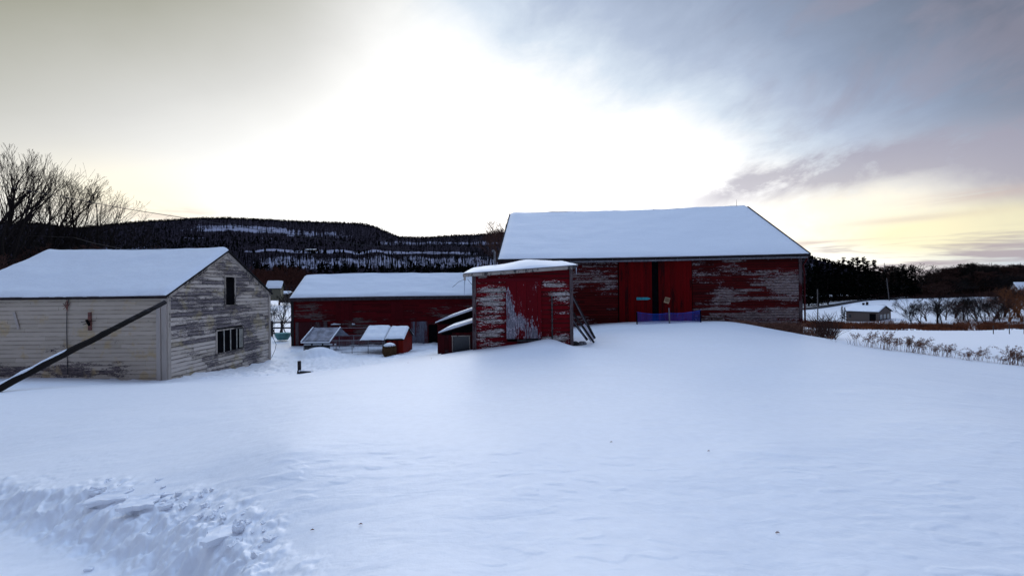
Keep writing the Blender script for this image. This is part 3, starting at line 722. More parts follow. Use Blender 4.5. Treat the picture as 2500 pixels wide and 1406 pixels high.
m = MB(); m.box(-.04, .10, -.05, .03, -.25, zt-.05); m.build('corner_board', REDTRIM, Cc_)
m = MB(); m.box(wr-.09, wr+.03, -.05, .03, -.25, ztr-.05); m.build('corner_board', TRIMW if False else REDTRIM, Cc_)
xx, zz = FC.hit(1347, 722); _, zb = FC.hit(1347, 832)
m = MB(); m.box(xx-.025, xx+.025, -.07, -.03, zb, zz); m.build('conduit', WOODG, Cc_)
x0, x1, z0, z1 = rect(FC, 1262, 829, 1318, 835); m = MB(); m.box(x0, x1, -.2, -.03, z0+.05, z1); m.box(x0, x1, -.22, -.03, z0-.06, z0-.01); m.build('step', WOODG, Cc_)
# roof: thin slab rising to the right, sheltering the front
m = MB(); rl = zt+.02; rg = ztr+.05
def rp(x, y): return rl+(rg-rl)*x/wr+.10*y
m.hexa([(-.32,-.30,rp(-.32,-.3)-.03),(wr+.18,-.30,rp(wr+.18,-.3)-.03),(wr+.18,CW+.2,rp(wr+.1,CW)-.03),(-.32,CW+.2,rp(-.32,CW)-.03),(-.32,-.30,rp(-.32,-.3)+.03),(wr+.18,-.30,rp(wr+.18,-.3)+.03),(wr+.18,CW+.2,rp(wr+.1,CW)+.03),(-.32,CW+.2,rp(-.32,CW)+.03)])
ro = m.build('roof', METAL, Cc_)
m = MB(); m.bar((-.34, -.315, rp(-.34, -.3)-.05), (wr+.10, -.315, rp(wr, -.3)-.05), .03, .11); m.build('fascia', TRIMW, Cc_)
s = MB(); nx, ny = 50, 30
for j in range(ny+1):
    for i in range(nx+1):
        u, v = i/nx, j/ny; x = -.33+(wr+.50)*u; y = -.32+(CW+.4)*v; eu = min(u, 1-u)*(wr+.5); ev = min(v, 1-v)*(CW+.4)
        h_ = .035+.05*min(1, ev/.5)*min(1, eu/.7)+.15*math.exp(-((x-2.1)/.8)**2)*min(1, ev/.9)+.02*nz(x*1.5, y*2)
        h_ *= min(1, eu/.12+.1)**.5*min(1, ev/.10+.12)**.5
        s.v.append((x, y, rp(x, y)+.033+max(.004, h_)))
for j in range(ny):
    for i in range(nx): a_ = j*(nx+1)+i; s.f.append((a_, a_+1, a_+nx+2, a_+nx+1)); s.r.append(.5)
for i in range(nx):
    A = s.v[i]; B = s.v[i+1]; s.quad((A[0], A[1], rp(A[0], A[1])+.031), (B[0], B[1], rp(B[0], B[1])+.031), B, A)
s.build('snow_cover', RSNOW, ro, smooth=True)
m = MB(); m.tube([(-.28, -.28, rp(-.3, -.3)-.03), (-.28, -.28, rp(-.3, -.3)-.22)], .04, 7); m.build('gutter_outlet', TRIMW, Cc_)
m = MB(); m.tube([(-.28, -.28, rp(-.3, -.3)-.2), (-.30, -.28, rp(-.3, -.3)-.8)], [.022, .004], 6); ICE = plain('ice', (.5, .56, .64), (.4, .45, .55), .2, 5, .5); m.build('icicle', ICE, Cc_)
m = MB(); m.tube([(wr+.12, -.28, rp(wr, -.3)-.05), (wr+.12, -.28, rp(wr, -.3)-.30)], [.02, .004], 6); m.build('icicle', ICE, Cc_)
m = MB(); px0 = -.28; z_ = rp(-.3, -.3)-.18
m.tube([(px0, -.25, z_), (px0-.2, -.25, z_-.08), (px0-.45, -.25, z_-.28)], .008, 4); m.tube([(px0+.1, -.25, z_), (px0+.26, -.25, z_-.2), (px0+.30, -.25, z_-.5)], .008, 4); m.build('loose_cable', DARK, Cc_)
# service mast behind the shed
mb_ = at(1208, 640, 17.8); m = MB(); tz = at(1207, 612, 17.8).z
m.tube([(0, 0, -1.2), (0, 0, tz-mb_.z-.06), (-.05, 0, tz-mb_.z), (-.12, 0, tz-mb_.z-.02)], .045, 8)
o = m.build('service_mast', METAL, None, smooth=True, loc=mb_); tag(o, 'bent grey pipe mast rising behind the small red shed roof', 'mast')

# ---- lean-tos left of the shed
LTM = paint('leanto_boards', (.06, .004, .006), (.03, .003, .004), (.09, .065, .07), (.03, .02, .025), .0)
def leanto(label, pA, pB, Y, depth, base_py, win=None, nm='lean_to', wallx=None):
    a_ = at(*pA, Y); b_ = at(*pB, Y); o_ = Vector((a_.x, a_.y, at(pA[0], base_py, Y).z-.5)); T = thing(nm, label, 'lean-to', o_)
    wd = b_.x-a_.x; h0 = a_.z-o_.z-.10; h1 = b_.z-o_.z-.10; wx = wallx or .07
    Fm = Frame(o_, 0); holes = ()
    if win: holes = (rect(Fm, *win),)
    m = MB(); m.hexa([(wx+.02,.03,0),(wd,.03,0),(wd,depth,0),(wx+.02,depth,0),(wx+.02,.03,h0),(wd,.03,h1),(wd,depth,h1),(wx+.02,depth,h0)]); m.build('wall_core', DARK, T)
    m = MB(); vboards(m, wx, wd, 0, h0-.02, 0, .16, .02) if not win else None
    if win:
        q = holes[0]; vboards(m, wx, q[0]-.04, 0, h0-.04, 0, .14, .02); vboards(m, q[0]-.04, q[1]+.04, q[3]+.03, h0+.05, 0, .14, .02); vboards(m, q[1]+.04, wd, 0, h0+.08, 0, .14, .02)
    m.build('wall', LTM, T)
    if win: window(T, 'window', *holes[0], y=-.02, tw=.035, deep=.05, sill=False)
    m = MB(); m.hexa([(0,-.15,h0),(wd,-.15,h1),(wd,depth,h1),(0,depth,h0),(0,-.15,h0+.05),(wd,-.15,h1+.05),(wd,depth,h1+.05),(0,depth,h0+.05)]); ro = m.build('roof', TRIMD, T)
    m = MB(); N_ = 8
    for k in range(N_):
        u, v = k/N_, (k+1)/N_; f = lambda u: h0+.052+(h1-h0)*u; th_ = lambda u: .10*min(1, (u+.12)*3)
        m.hexa([(wd*u,-.17,f(u)),(wd*v,-.17,f(v)),(wd*v,depth,f(v)),(wd*u,depth,f(u)),(wd*u,-.14,f(u)+th_(u)),(wd*v,-.14,f(v)+th_(v)),(wd*v,depth,f(v)+th_(v)),(wd*u,depth,f(u)+th_(u))], .5)
    m.build('snow_cover', RSNOW, ro)
    return T
leanto('lower snow topped lean-to with a white framed window beside the red shed', (1072, 809), (1160, 782), 15.6, 1.9, 870, (1106, 821, 1146, 868))
leanto('higher snow topped lean-to behind the windowed one', (1064, 785), (1160, 752), 18.2, 2.5, 850, None)

# ---- planks leaning on the shed's right side
DW = plain('dark_plank', (.035, .028, .03), (.015, .012, .013)); PW = plain('pale_plank', (.16, .15, .17), (.09, .085, .095))
def lean(label, p0, p1, Y0, Y1, wd, mt, nm='plank', grp='planks leaning on the small shed', th_=.03):
    a_ = at(*p0, Y0); b_ = at(*p1, Y1); m = MB(); m.bar((0, 0, 0), b_-a_, wd, th_, upv=(0, 1, .0)); o = m.build(nm, mt, None, loc=a_); return tag(o, label, nm if nm != 'plank' else 'plank', grp)
lean('longest dark plank leaning on the shed, its foot furthest right', (1452, 826), (1397, 723), 15.6, 15.2, .10, DW)
lean('thin pale pole lying along the longest leaning plank', (1436, 800), (1396, 722), 15.5, 15.1, .035, PW)
lean('dark plank with the foot nearest the viewer, beside the white board', (1450, 836), (1399, 763), 15.2, 15.1, .07, DW)
lean('slim plank between the white board and the longest plank', (1444, 828), (1402, 770), 15.35, 15.2, .05, DW)
lean('wide dark plank left of the white board', (1434, 830), (1398, 783), 15.1, 15.0, .09, DW)
lean('narrow brown plank leaning lowest against the shed', (1428, 825), (1397, 779), 14.95, 14.9, .04, PW)
lean('short white plastic board standing among the leaning planks', (1446, 831), (1423, 793), 15.3, 15.3, .17, plain('white_plastic', (.70, .70, .78), (.6, .6, .68), .4), grp=None)
RL = ['largest dark rubble lump against the shed corner', 'dark rubble lump furthest from the shed wall', 'lowest rubble lump at the shed corner, half in snow', 'small rubble lump behind the others under the planks']
for k, (px_, py_, s_) in enumerate(((1406, 832, .16), (1418, 838, .13), (1403, 842, .14), (1425, 828, .12))):
    p = at(px_, py_, 15.0); m = MB(); pts = []
    import bmesh as _b
    bm = _b.new(); _b.ops.create_icosphere(bm, subdivisions=2, radius=s_)
    for v in bm.verts: v.co *= 1+.5*nz(v.co.x*6+k*5, v.co.y*6, v.co.z*6); v.co.z *= .7
    me = bpy.data.meshes.new('rubble'); bm.to_mesh(me); bm.free(); me.materials.append(plain('rubble%d' % k, (.03, .028, .03), (.2, .2, .22) if k % 2 else (.015, .014, .015)))
    o = bpy.data.objects.new('rubble_stone', me); C.objects.link(o); o.location = (p.x, p.y, gz(p.x, p.y)+.05)
    tag(o, RL[k], 'stone', 'rubble beside the shed')

# ---- blue snow fence before the big barn
BLUE = plain('blue_plastic', (.004, .045, .34), (.008, .08, .48), .5, 3, .3)
f0 = on(1555, 20.9); f1 = on(1634, 20.6); f2 = on(1710, 20.9)
Fe = thing('snow_fence', 'blue plastic mesh fence on three posts before the barn doors', 'fence', f0)
m = MB()
def fpt(u, v):
    a_, b_ = (f0, f1) if u < 1 else (f1, f2); q = u if u < 1 else u-1
    p = a_.lerp(b_, q)-f0; top = .62-.10*math.sin(math.pi*(u/2)); sagb = -.02
    top += -.05*math.sin(math.pi*q)
    return Vector((p.x, p.y-.03+.05*math.sin(u*9), p.z+sagb+(top+.02)*v))
NU = 92
for i in range(NU+1):
    u = 2*i/NU; u = min(u, 1.9999); m.bar(fpt(u, 0), fpt(u, 1), .008, .004, .5)
for j in range(11):
    v = j/10; pts = [fpt(min(1.9999, 2*i/24), v) for i in range(25)]
    for a_, b_ in zip(pts[:-1], pts[1:]): m.bar(a_, b_, .006, .012 if j not in (0, 10) else .03, .5)
m.build('mesh', BLUE, Fe)
for q, hh, mt in ((f0, .62, DARK), (f1, .80, METAL), (f2, .60, DARK)):
    m = MB(); m.bar(q-f0+Vector((0, -.06, -.3)), q-f0+Vector((-.03, -.06, hh)), .055, .055); m.build('post', mt, Fe)

# ---- chicken run, coop, bale
Y0 = 22.4; gc = at(740, 857, Y0); g0 = Vector((gc.x, gc.y, gz(gc.x, gc.y)-.02)); K = Y0/973
zb0 = at(740, 857, Y0).z-g0.z
def lx(px_): return at(px_, 850, Y0).x-g0.x
def lz(px_, py_): return at(px_, py_, Y0).z-g0.z
RN = thing('chicken_run', 'low wire chicken run with a tarp roof at its left end', 'chicken run', g0)
FRM = plain('pale_pipe', (.26, .26, .28), (.16, .16, .18)); HD = 1.25; zE = lz(740, 832); zR = zE+.58
m = MB(); xa, xb = lx(742), lx(938)
for y_ in (0, 2*HD):
    m.bar((xa, y_, zE), (xb, y_, zE), .03); m.bar((xa, y_, .06), (xb, y_, .06), .03)
m.bar((xa, HD, zR), (xb, HD, zR), .03)
for k in range(6):
    x_ = xa+(xb-xa)*k/5
    for y_ in (0, 2*HD): m.bar((x_, y_, -.05), (x_, y_, zE), .03)
    if k in (0, 5): m.bar((x_, 0, zE), (x_, HD, zR), .03); m.bar((x_, 2*HD, zE), (x_, HD, zR), .03)
m.build('frame', FRM, RN)
m = MB()
for y_ in (0, 2*HD):
    k = xa
    while k < xb: m.bar((k, y_, .05), (k, y_, zE), .005); k += .075
    z_ = .1
    while z_ < zE: m.bar((xa, y_, z_), (xb, y_, z_), .005); z_ += .075
m.build('wire_mesh', FRM, RN)
TARP = plain('grey_tarp', (.22, .23, .29), (.08, .085, .12), .45, 3, .4)
tx0, tx1 = lx(740)-.05, lx(808)
def cloth(x0, x1, mt, nm, par, ovh=.12, thick=.0, amp=.03, snow=None):
    s = MB(); nx, ny = 40, 18
    for sgn in (0, 1):
        base = len(s.v)
        for j in range(ny+1):
            for i in range(nx+1):
                u, v = i/nx, j/ny; x = x0+(x1-x0)*u; yy = -ovh+(HD+ovh)*v; z = zE-.62*ovh+(zR+.02-zE+.62*ovh)*v+.02
                if snow: eu = min(u, 1-u)*(x1-x0); z += snow*min(1, eu/.15)**.5*min(1, v*8+.15)**.5*(1+.3*nz(x*3, yy*3))
                else: z += amp*nz(x*7+yy*1.5, yy*.8)+.012*nz(x*17+yy*3, yy*2)-.03*math.sin(math.pi*v)
                s.v.append((x, yy if sgn == 0 else 2*HD-yy, z))
        for j in range(ny):
            for i in range(nx):
                a_ = base+j*(nx+1)+i; f = (a_, a_+1, a_+nx+2, a_+nx+1); s.f.append(f if sgn == 0 else f[::-1]); s.r.append(.5)
    return s.build(nm, mt, par, smooth=True)
cloth(tx0, tx1, TARP, 'tarp', RN)
m = MB(); m.bar((tx0, -.14, zE-.08), (tx1, -.14, zE-.08), .05, .06); m.bar((tx0, -.13, zE-.03), (tx0+.0, HD, zR+.06), .05, .05); m.bar((tx1, -.13, zE-.03), (tx1, HD, zR+.06), .05, .05); m.build('snowy_edge', RSNOW, RN)
rb_ = cloth(lx(879), lx(938), TRIMD, 'roof_panel', RN, .05); cloth(lx(879), lx(938), RSNOW, 'snow_cover', rb_, .07, snow=.10)
m = MB(); z_ = lz(745, 841)
for (q1, q2) in ((744, 760), (765, 786), (791, 812), (817, 821)): m.box(lx(q1), lx(q2), -.05, -.02, z_-.025, z_+.025)
m.build('snowy_slat', RSNOW, RN)
m = MB(); m.box(xa+.02, lx(805), .02, .035, .02, zE-.12); m.build('back_board', WOODG, RN)
COOPR = paint('coop_red', (.20, .012, .006), (.10, .007, .005), (.08, .05, .05), (.04, .03, .03), -.17, vert=True)
cx0, cx1 = lx(942), lx(987); cg = g0+Vector((cx0, 0, 0)); cwid = cx1-cx0
CO = thing('chicken_coop', 'small bright red coop with a snowy roof at the end of the wire run', 'coop', cg)
m = MB(); vboards(m, 0, cwid-.05, -.1, zE+.02, 0, .14, .02); vboards(m, 0, cwid-.05, -.1, zE+.02, 2*HD*.8, .14, .02); m.box(.02, cwid-.07, .01, 2*HD*.8-.05, -.1, zE+.03); m.build('wall', COOPR, CO)
m = MB(); m.box(.0, .06, -.05, .02, -.1, zE+.1); m.build('corner_post', DARK, CO)
ro = MB(); y1, y2 = -.12, HD*.8
for sgn in (0, 1):
    ya = y1 if sgn == 0 else 2*y2-y1
    ro.hexa([(-.03,ya,zE-.02),(cwid,ya,zE-.02),(cwid,y2,zR-.05),(-.03,y2,zR-.05),(-.03,ya,zE+.03),(cwid,ya,zE+.03),(cwid,y2,zR),(-.03,y2,zR)])
ro_ = ro.build('roof', TRIMD, CO)
m = MB(); m.tri((cwid-.06, .0, zE), (cwid-.06, 2*y2, zE), (cwid-.06, y2, zR-.06)); m.build('gable', COOPR, CO)
s = MB(); nx, ny = 18, 14
for sgn in (0, 1):
    base = len(s.v)
    for j in range(ny+1):
        for i in range(nx+1):
            u, v = i/nx, j/ny; eu = min(u, 1-u)*(cwid+.05); x = -.02+(cwid+.05)*u; yy = y1-.02+(y2-y1+.02)*v; z = zE+.03+(zR-zE-.03)*v+.005+.11*min(1, eu/.12+.02)**.5*min(1, v*7+.15)**.5*(1+.3*nz(x*4, yy*4))
            s.v.append((x, yy if sgn == 0 else 2*y2-yy, z))
    for j in range(ny):
        for i in range(nx): a_ = base+j*(nx+1)+i; f = (a_, a_+1, a_+nx+2, a_+nx+1); s.f.append(f if sgn == 0 else f[::-1]); s.r.append(.5)
s.build('snow_cover', RSNOW, ro_, smooth=True)
bx = thing('hay_bale', 'round brown hay bale capped with snow before the red coop', 'hay bale', g0+Vector((lx(961), -.75, 0)))
m = MB(); HAY = plain('old_hay', (.12, .07, .035), (.05, .028, .016), .95, 25, .02)
for k in range(420):
    a_ = random.random()*6.283; z_ = random.uniform(.02, .52); rr = .36*(1-.25*(abs(z_-.27)/.27)**3); p = Vector((rr*math.cos(a_), rr*math.sin(a_), z_)); d = Vector((-math.sin(a_), math.cos(a_), random.gauss(0, .4)))*.09
    m.bar(p-d, p+d, .02, .02)
m.tube([(0,0,-.05),(0,0,.1),(0,0,.3),(0,0,.5),(0,0,.55)], [.28,.34,.34,.3,.2], 14); m.build('straw', HAY, bx)
m = MB(); m.tube([(0,0,.50),(0,0,.53),(0,0,.60),(0,0,.66),(0,0,.685)], [.30,.33,.27,.15,.03], 16); m.build('snow_cap', RSNOW, bx, smooth=True)

# ---- retaining wall and post by the crest
rw = at(727, 916, 14.6); CONC = plain('dark_stone', (.05, .045, .045), (.02, .018, .018), .9, 12)
T = thing('retaining_wall', 'short dark retaining wall end poking out of the snow crest', 'wall', rw)
a_ = at(727, 905, 14.6)-rw; b_ = at(753, 907, 14.9)-rw
m = MB(); m.bar(Vector((0, 0, -.06)), b_+Vector((0, 0, -.20)), .25, .44); m.build('stones', CONC, T)
m = MB(); m.tube([a_+Vector((.05, 0, -.01)), a_.lerp(b_, .6)+Vector((0, 0, -.01)), b_+Vector((.1, .1, -.05))], [.03, .06, .08], 8); m.build('snow_cap', RSNOW, T, smooth=True)
pp = at(731, 906, 14.9); m = MB(); m.box(-.045, .045, -.045, .045, -.5, at(731, 881, 14.9).z-pp.z); o = m.build('post', DW, None, loc=pp); tag(o, 'lone dark wooden post standing beside the retaining wall', 'post')

# ---- power line from the left tree to the mast
m = MB(); tb = [(-250,425,40),(40,460,34),(150,480,32),(300,509,29.5),(480,537,27),(700,572,24),(900,600,21.4),(1050,617,19.5),(1207,629,17.8)]
o0 = at(*tb[-1]); m.tube([at(*q)-o0 for q in tb], [.03-.02*k/8 for k in range(9)], 5); o = m.build('power_line', plain('cable', (.03,.03,.035)), None, loc=o0); tag(o, 'thin overhead wire sloping from the left trees down to the mast', 'wire')
m = MB(); tb = [(-200,575,50),(80,576,46),(180,580,44),(230,594,40),(300,608,36)]; o0 = at(*tb[0]); m.tube([at(*q)-o0 for q in tb], .026, 4); o = m.build('power_line', plain('cable2', (.06,.05,.045)), None, loc=o0); tag(o, 'lower wire crossing the dark woods above the white barn roof', 'wire')

# ---------------------------------------------------------------- trees
def limb(segs, p, d, ln, r, lev, mx, spread, upb, kids, rnd, wig, minr):
    ns_ = (9, 6, 4, 3, 2)[min(lev, 4)]; pts = [p.copy()]; rad = [r]; q = p.copy(); dd_ = d.copy(); ds = [d.copy()]
    for k in range(ns_):
        dd_ = (dd_+Vector((rnd.gauss(0, wig), rnd.gauss(0, wig), rnd.gauss(0, wig)*.5+upb*(.02 if lev == 0 else .13)))).normalized()
        q = q+dd_*ln/ns_; pts.append(q.copy()); rad.append(max(minr, r*(1-.90*((k+1)/ns_)**.8))); ds.append(dd_.copy())
    segs.append((lev, pts, [max(minr, v) for v in rad]))
    if lev >= mx: return
    for i in range(kids[lev]):
        u = (.12 if lev == 0 else .15)+(.86 if lev == 0 else .82)*((i+rnd.random())/kids[lev]); f = u*ns_; k = min(ns_-1, int(f)); b0 = pts[k].lerp(pts[k+1], f-k); bd_ = ds[k+1]
        a_ = rnd.random()*6.283; o_ = bd_.orthogonal().normalized(); o_.rotate(Matrix.Rotation(a_, 3, bd_))
        an = rnd.uniform(.55, 1.15)*spread; nd = bd_*math.cos(an)+o_*math.sin(an); nd.z += upb*.3; nd.normalize()
        limb(segs, b0, nd, ln*((.78 if lev else .80)*(1-u)+.16)*rnd.uniform(.75, 1.15), max(minr, rad[k]*rnd.uniform(.5, .75)), lev+1, mx, spread, upb, kids, rnd, wig, minr)
def bare_tree(seed, h, mt, label, name='bare_tree', mx=4, spread=.75, upb=.5, kids=(9, 6, 5, 4), group=None, lean=(0, 0), twig=1.0, r0=None, loc=(0,0,0), wig=.13, stems=1):
    rnd = random.Random(seed); segs = []
    for k in range(stems):
        ln_ = (lean[0]+(rnd.uniform(-.35, .35) if k else 0), lean[1]+(rnd.uniform(-.3, .3) if k else 0))
        limb(segs, Vector((rnd.gauss(0, .02*h) if k else 0, 0, -.3)), Vector((ln_[0], ln_[1], 1)).normalized(), h*(1 if k == 0 else rnd.uniform(.65, .95)), (r0 or h*.022)*(1 if k == 0 else .7), 0, mx, spread, upb, kids, rnd, wig, .011*twig)
    T = thing(name, label, 'tree', loc, 0, group)
    tr = MB(); br = MB()
    for lev, pts, rad in segs: (tr if lev == 0 else br).tube(pts, rad, 8 if lev == 0 else (5 if lev == 1 else 3), lev < 1)
    tr.build('trunk', mt, T); br.build('branches', mt, T); return T
def pine(seed, h, label, name='pine_tree', group=None, loc=(0,0,0), wd=.26, irr=.5, n=900):
    rnd = random.Random(seed); T = thing(name, label, 'tree', loc, 0, group)
    m = MB(); m.tube([(0,0,-.5),(0,0,h*.5),(0,0,h*.97)], [h*.018, h*.011, .03], 7); 
    for k in range(34):
        z = h*rnd.uniform(.15, .95); a_ = rnd.random()*6.283; l_ = h*wd*(1-z/h)**.7*.9; m.tube([(0,0,z),(l_*math.cos(a_), l_*math.sin(a_), z+l_*.1)], [.06,.02], 3, False)
    m.build('trunk', BARK, T)
    c = MB(); nb = 60
    for k in range(nb):
        zf = .12+.86*(k/nb)+rnd.gauss(0, .012); a_ = rnd.random()*6.283
        l_ = h*wd*(max(0.03, 1-zf)**.65)*rnd.uniform(1-irr, 1.1); up_ = rnd.uniform(-.1, .25)
        for j in range(int(n/nb*(.5+l_/(h*wd)))):
            u = rnd.random()**.6; p = Vector((math.cos(a_)*l_*u, math.sin(a_)*l_*u, h*zf+l_*u*up_))+Vector((rnd.gauss(0, .28), rnd.gauss(0, .28), rnd.gauss(0, .16)))*h*.045
            s_ = h*.022*rnd.uniform(.6, 1.4)
            v1 = Vector((rnd.gauss(0, 1), rnd.gauss(0, 1), rnd.gauss(0, .35))).normalized()*s_; v2 = Vector((rnd.gauss(0, 1), rnd.gauss(0, 1), rnd.gauss(0, .5))).normalized()*s_*.6
            c.quad(p-v1, p-v2, p+v1, p+v2)
    c.build('crown', NEEDLE, T); return T
def place(T, p, s=1, rz=0, label=None):
    T.location = p; T.scale = (s, s, s); T.rotation_euler.z = rz
    if label: T['label'] = label
TOPS = {}
def realtop(T):
    me = {q.data.name for q in bpy.data.objects if q.parent == T}; k = tuple(sorted(me))
    if k not in TOPS: TOPS[k] = max(v.co.z for nm in me for v in bpy.data.meshes[nm].vertices)
    return TOPS[k]
def topscale(p, py, px, h):
    """scale so a tree of height h standing at p reaches the measured top"""
    return (at(px, py, p.y).z-p.z)/h
# left: tall dark bare trees
G = 'bare trees behind the white barn'
specs = [(11, 18, 322, 42, (.02, 0), 'tallest dark bare tree at the left edge', .55, .9, (19, 5, 3, 2)),
 (12, -35, 360, 44, (.06, 0), 'thick bare tree cut by the left edge of view', .55, .8, (12, 4, 3, 2)),
 (13, 76, 388, 47, (.20, 0), 'slender bare tree leaning right behind the overhead wire', .62, .7, (14, 5, 4, 2)),
 (14, 185, 428, 52, (.04, 0), 'bare tree with upright fan of limbs above the dark ridge', .70, .7, (9, 5, 4, 2)),
 (15, 212, 446, 54, (.38, 0), 'bare tree with limbs sweeping right above the dark ridge', .70, .5, (9, 5, 4, 2)),
 (16, 135, 492, 56, (0, 0), 'short fuzzy bare tree between the two taller ones', .9, .3, (10, 5, 3, 2)),
 (17, 292, 508, 58, (.3, 0), 'small bare tree at the right end of the row', .8, .3, (8, 5, 4, 2)),
 (18, 52, 468, 50, (-.1, 0), 'bushy bare tree low beside the tallest one', 1.0, .3, (14, 6, 4, 2))]
for sd, px_, top, Y, ln_, lb, sp_, ub, kd in specs:
    p = on(px_, Y); h = at(px_, top, Y).z-p.z
    T = bare_tree(sd, h, BARK, lb, group=G, lean=ln_, spread=sp_, upb=ub, kids=kd, twig=1.15, wig=.10, stems=2 if sd in (14, 15) else 1); place(T, p, h/realtop(T))
random.seed(21)
# undergrowth hiding their feet
proto = bare_tree(31, 7, BARKB, 'x', 'bush', 3, .95, .2, (14, 7, 6, 4), 'brown bushes behind the white barn', twig=1.4)
bl_ = ['brown leafless bush at the left edge above the roof', 'leafless bush showing over the middle of the white roof', 'leafless bush behind the left end of the white roof', 'leafless bush left of the gable peak', 'dark bush above the right half of the white roof', 'low bush near the gable peak behind the roof']
for k, (px_, Y, py_) in enumerate(((-20,40,600),(260,46,594),(90,44,590),(470,52,598),(360,50,596),(520,60,600))):
    T = proto if k == 0 else copy_tree(proto); p = on(px_, Y); place(T, p, topscale(p, py_, px_, realtop(T)), random.random()*6, bl_[k])
REDTW = plain('reddish_twigs', (.085, .034, .026), (.035, .016, .014), 1, 30, 0)
# reddish trees in the gap behind the white barn
proto = bare_tree(33, 8, REDTW, 'x', 'bare_tree', 3, .85, .3, (16, 8, 6, 4), 'reddish bare trees between the barns', twig=2.2)
bl_ = ['reddish bare tree above the distant house, nearest the white gable', 'reddish rounded bare tree rising highest between the barns', 'reddish bare tree just left of the long barn roof', 'reddish bare tree behind the left end of the long barn ridge', 'reddish bare tree over the long barn ridge']
for k, (px_, Y, py_) in enumerate(((655,98,650),(682,104,643),(712,108,652),(748,112,660),(785,125,662))):
    T = proto if k == 0 else copy_tree(proto); p = on(px_, Y); place(T, p, topscale(p, py_, px_, realtop(T)), random.random()*6, bl_[k])
# thin shrubs in the gap close by
proto = bare_tree(34, 5, BARK, 'x', 'shrub', 3, .8, .6, (9, 6, 4), 'thin shrubs between the white barn and long barn', twig=1.2)
bl_ = ['thin bare shrub touching the white barn corner', 'tallest thin bare shrub in the gap between the barns', 'thin bare shrub against the end of the long barn', 'low bare shrub at the back fence']
for k, (px_, Y, py_) in enumerate(((672,34,735),(684,36,700),(698,35,742),(690,39,770))):
    T = proto if k == 0 else copy_tree(proto); p = on(px_, Y); place(T, p, topscale(p, py_, px_, realtop(T)), random.random()*6, bl_[k])
# rail fence in that gap
p0 = on(640, 33); p1 = on(712, 33); T = thing('rail_fence', 'dark rail fence closing the gap between the white and long barns', 'fence', p0)
for k in range(4):
    q = p0.lerp(p1, k/3)-p0; m = MB(); m.bar(q+Vector((0,0,-.3)), q+Vector((0,0,1.3)), .12); m.build('post', DW, T)
for zz in (.25, .7, 1.15):
    m = MB(); m.bar(Vector((0,-.06,zz)), p1-p0+Vector((0,-.06,zz+.03)), .05, .12); m.build('rail', DW, T)
p = on(690, 30); m = MB(); bpts_ = [(0,0,.0),(0,0,.25),(0,0,.45),(0,0,.5)]
m.tube(bpts_, [.35,.5,.55,.5], 14); o = m.build('stock_tub', plain('teal_tub', (.12,.28,.28), (.09,.22,.22)), None, smooth=True, loc=p+Vector((0,0,.1)));tag(o, 'pale teal stock tub beside the long barn corner', 'tub')
# conifers above the long barn roof
NM = 'first second third fourth fifth sixth seventh eighth ninth tenth eleventh twelfth thirteenth fourteenth fifteenth sixteenth seventeenth eighteenth nineteenth twentieth'.split()
def nm2(k):
    return NM[k] if k < 20 else {0: 'twentieth', 1: 'thirtieth', 2: 'fortieth', 3: 'fiftieth'}[(k-19)//10] if (k-19) % 10 == 0 else ['twenty', 'thirty', 'forty', 'fifty'][(k-19)//10]+'-'+NM[(k-19) % 10-1]
proto = pine(41, 16, 'x', group='conifers above the long barn roof', wd=.20)
for k, (px_, Y, py_) in enumerate(((800,190,656),(835,190,652),(868,200,654),(905,200,655),(935,170,650),(960,165,641),(985,170,645),(1003,165,632),(1025,170,640),(1048,165,636),(1068,170,641),(1090,165,643),(1112,170,652),(1140,170,650),(1170,180,652),(1205,180,650),(725,150,655),(760,180,658))):
    T = proto if k == 0 else copy_tree(proto); p = on(px_, Y); place(T, p, topscale(p, py_, px_, realtop(T)), random.random()*6, nm2(k)+' dark conifer in the row rising above the long barn ridge')
    T.scale.x = T.scale.y = T.scale.x*random.uniform(1.0, 1.5)
T = bare_tree(44, 9, BARKB, 'small bare tree peeking past the left rake of the big barn', mx=4, spread=.8, upb=.4, kids=(9, 7, 5, 3), twig=1.3); p = on(1240, 60); place(T, p, topscale(p, 535, 1236, realtop(T)))

# right: pine grove
random.seed(5)
prs = [pine(51, 20, 'x', group='dark pines beyond the big barn', wd=.20, irr=.75, n=1500), pine(52, 20, 'x', group='dark pines beyond the big barn', wd=.16, irr=.4, n=1300), pine(53, 20, 'x', group='dark pines beyond the big barn', wd=.26, irr=.8, n=1700)]
used = [0, 0, 0]; tops = [(1930,650,0),(1975,655,2),(1990,645,0),(1996,636,1),(2008,641,2),(2022,640,0),(2035,636,2),(2050,634,0),(2062,627,0),(2075,634,2),(2084,628,0),(2096,626,2),(2110,626,0),(2120,636,1),(2135,634,1),(2148,655,2),(2160,660,0),(2178,665,2),(2196,662,2),(2214,658,2),(2228,650,2),(2236,662,0)]
lbm = {2135: 'slim pointed pine standing clear at the right of the grove', 2110: 'tall broad pine near the middle of the grove', 2236: 'pine at the right end of the grove beside the sunset gap', 1930: 'pine half hidden behind the big barn corner'}
for k, (px_, py_, kd) in enumerate(tops):
    Y = random.uniform(205, 245); T = prs[kd] if not used[kd] else copy_tree(prs[kd]); used[kd] = 1; p = on(px_, Y)
    place(T, p, topscale(p, py_, px_, realtop(T)), random.random()*6, lbm.get(px_, nm2(k)+' pine from the left in the dark grove past the big barn'))
    T.scale.x = T.scale.y = T.scale.x*1.12
lo = pine(54, 20, 'x', 'pine_tree', 'low dark evergreens under the grove', wd=.42, irr=.5, n=1500); f_ = 0
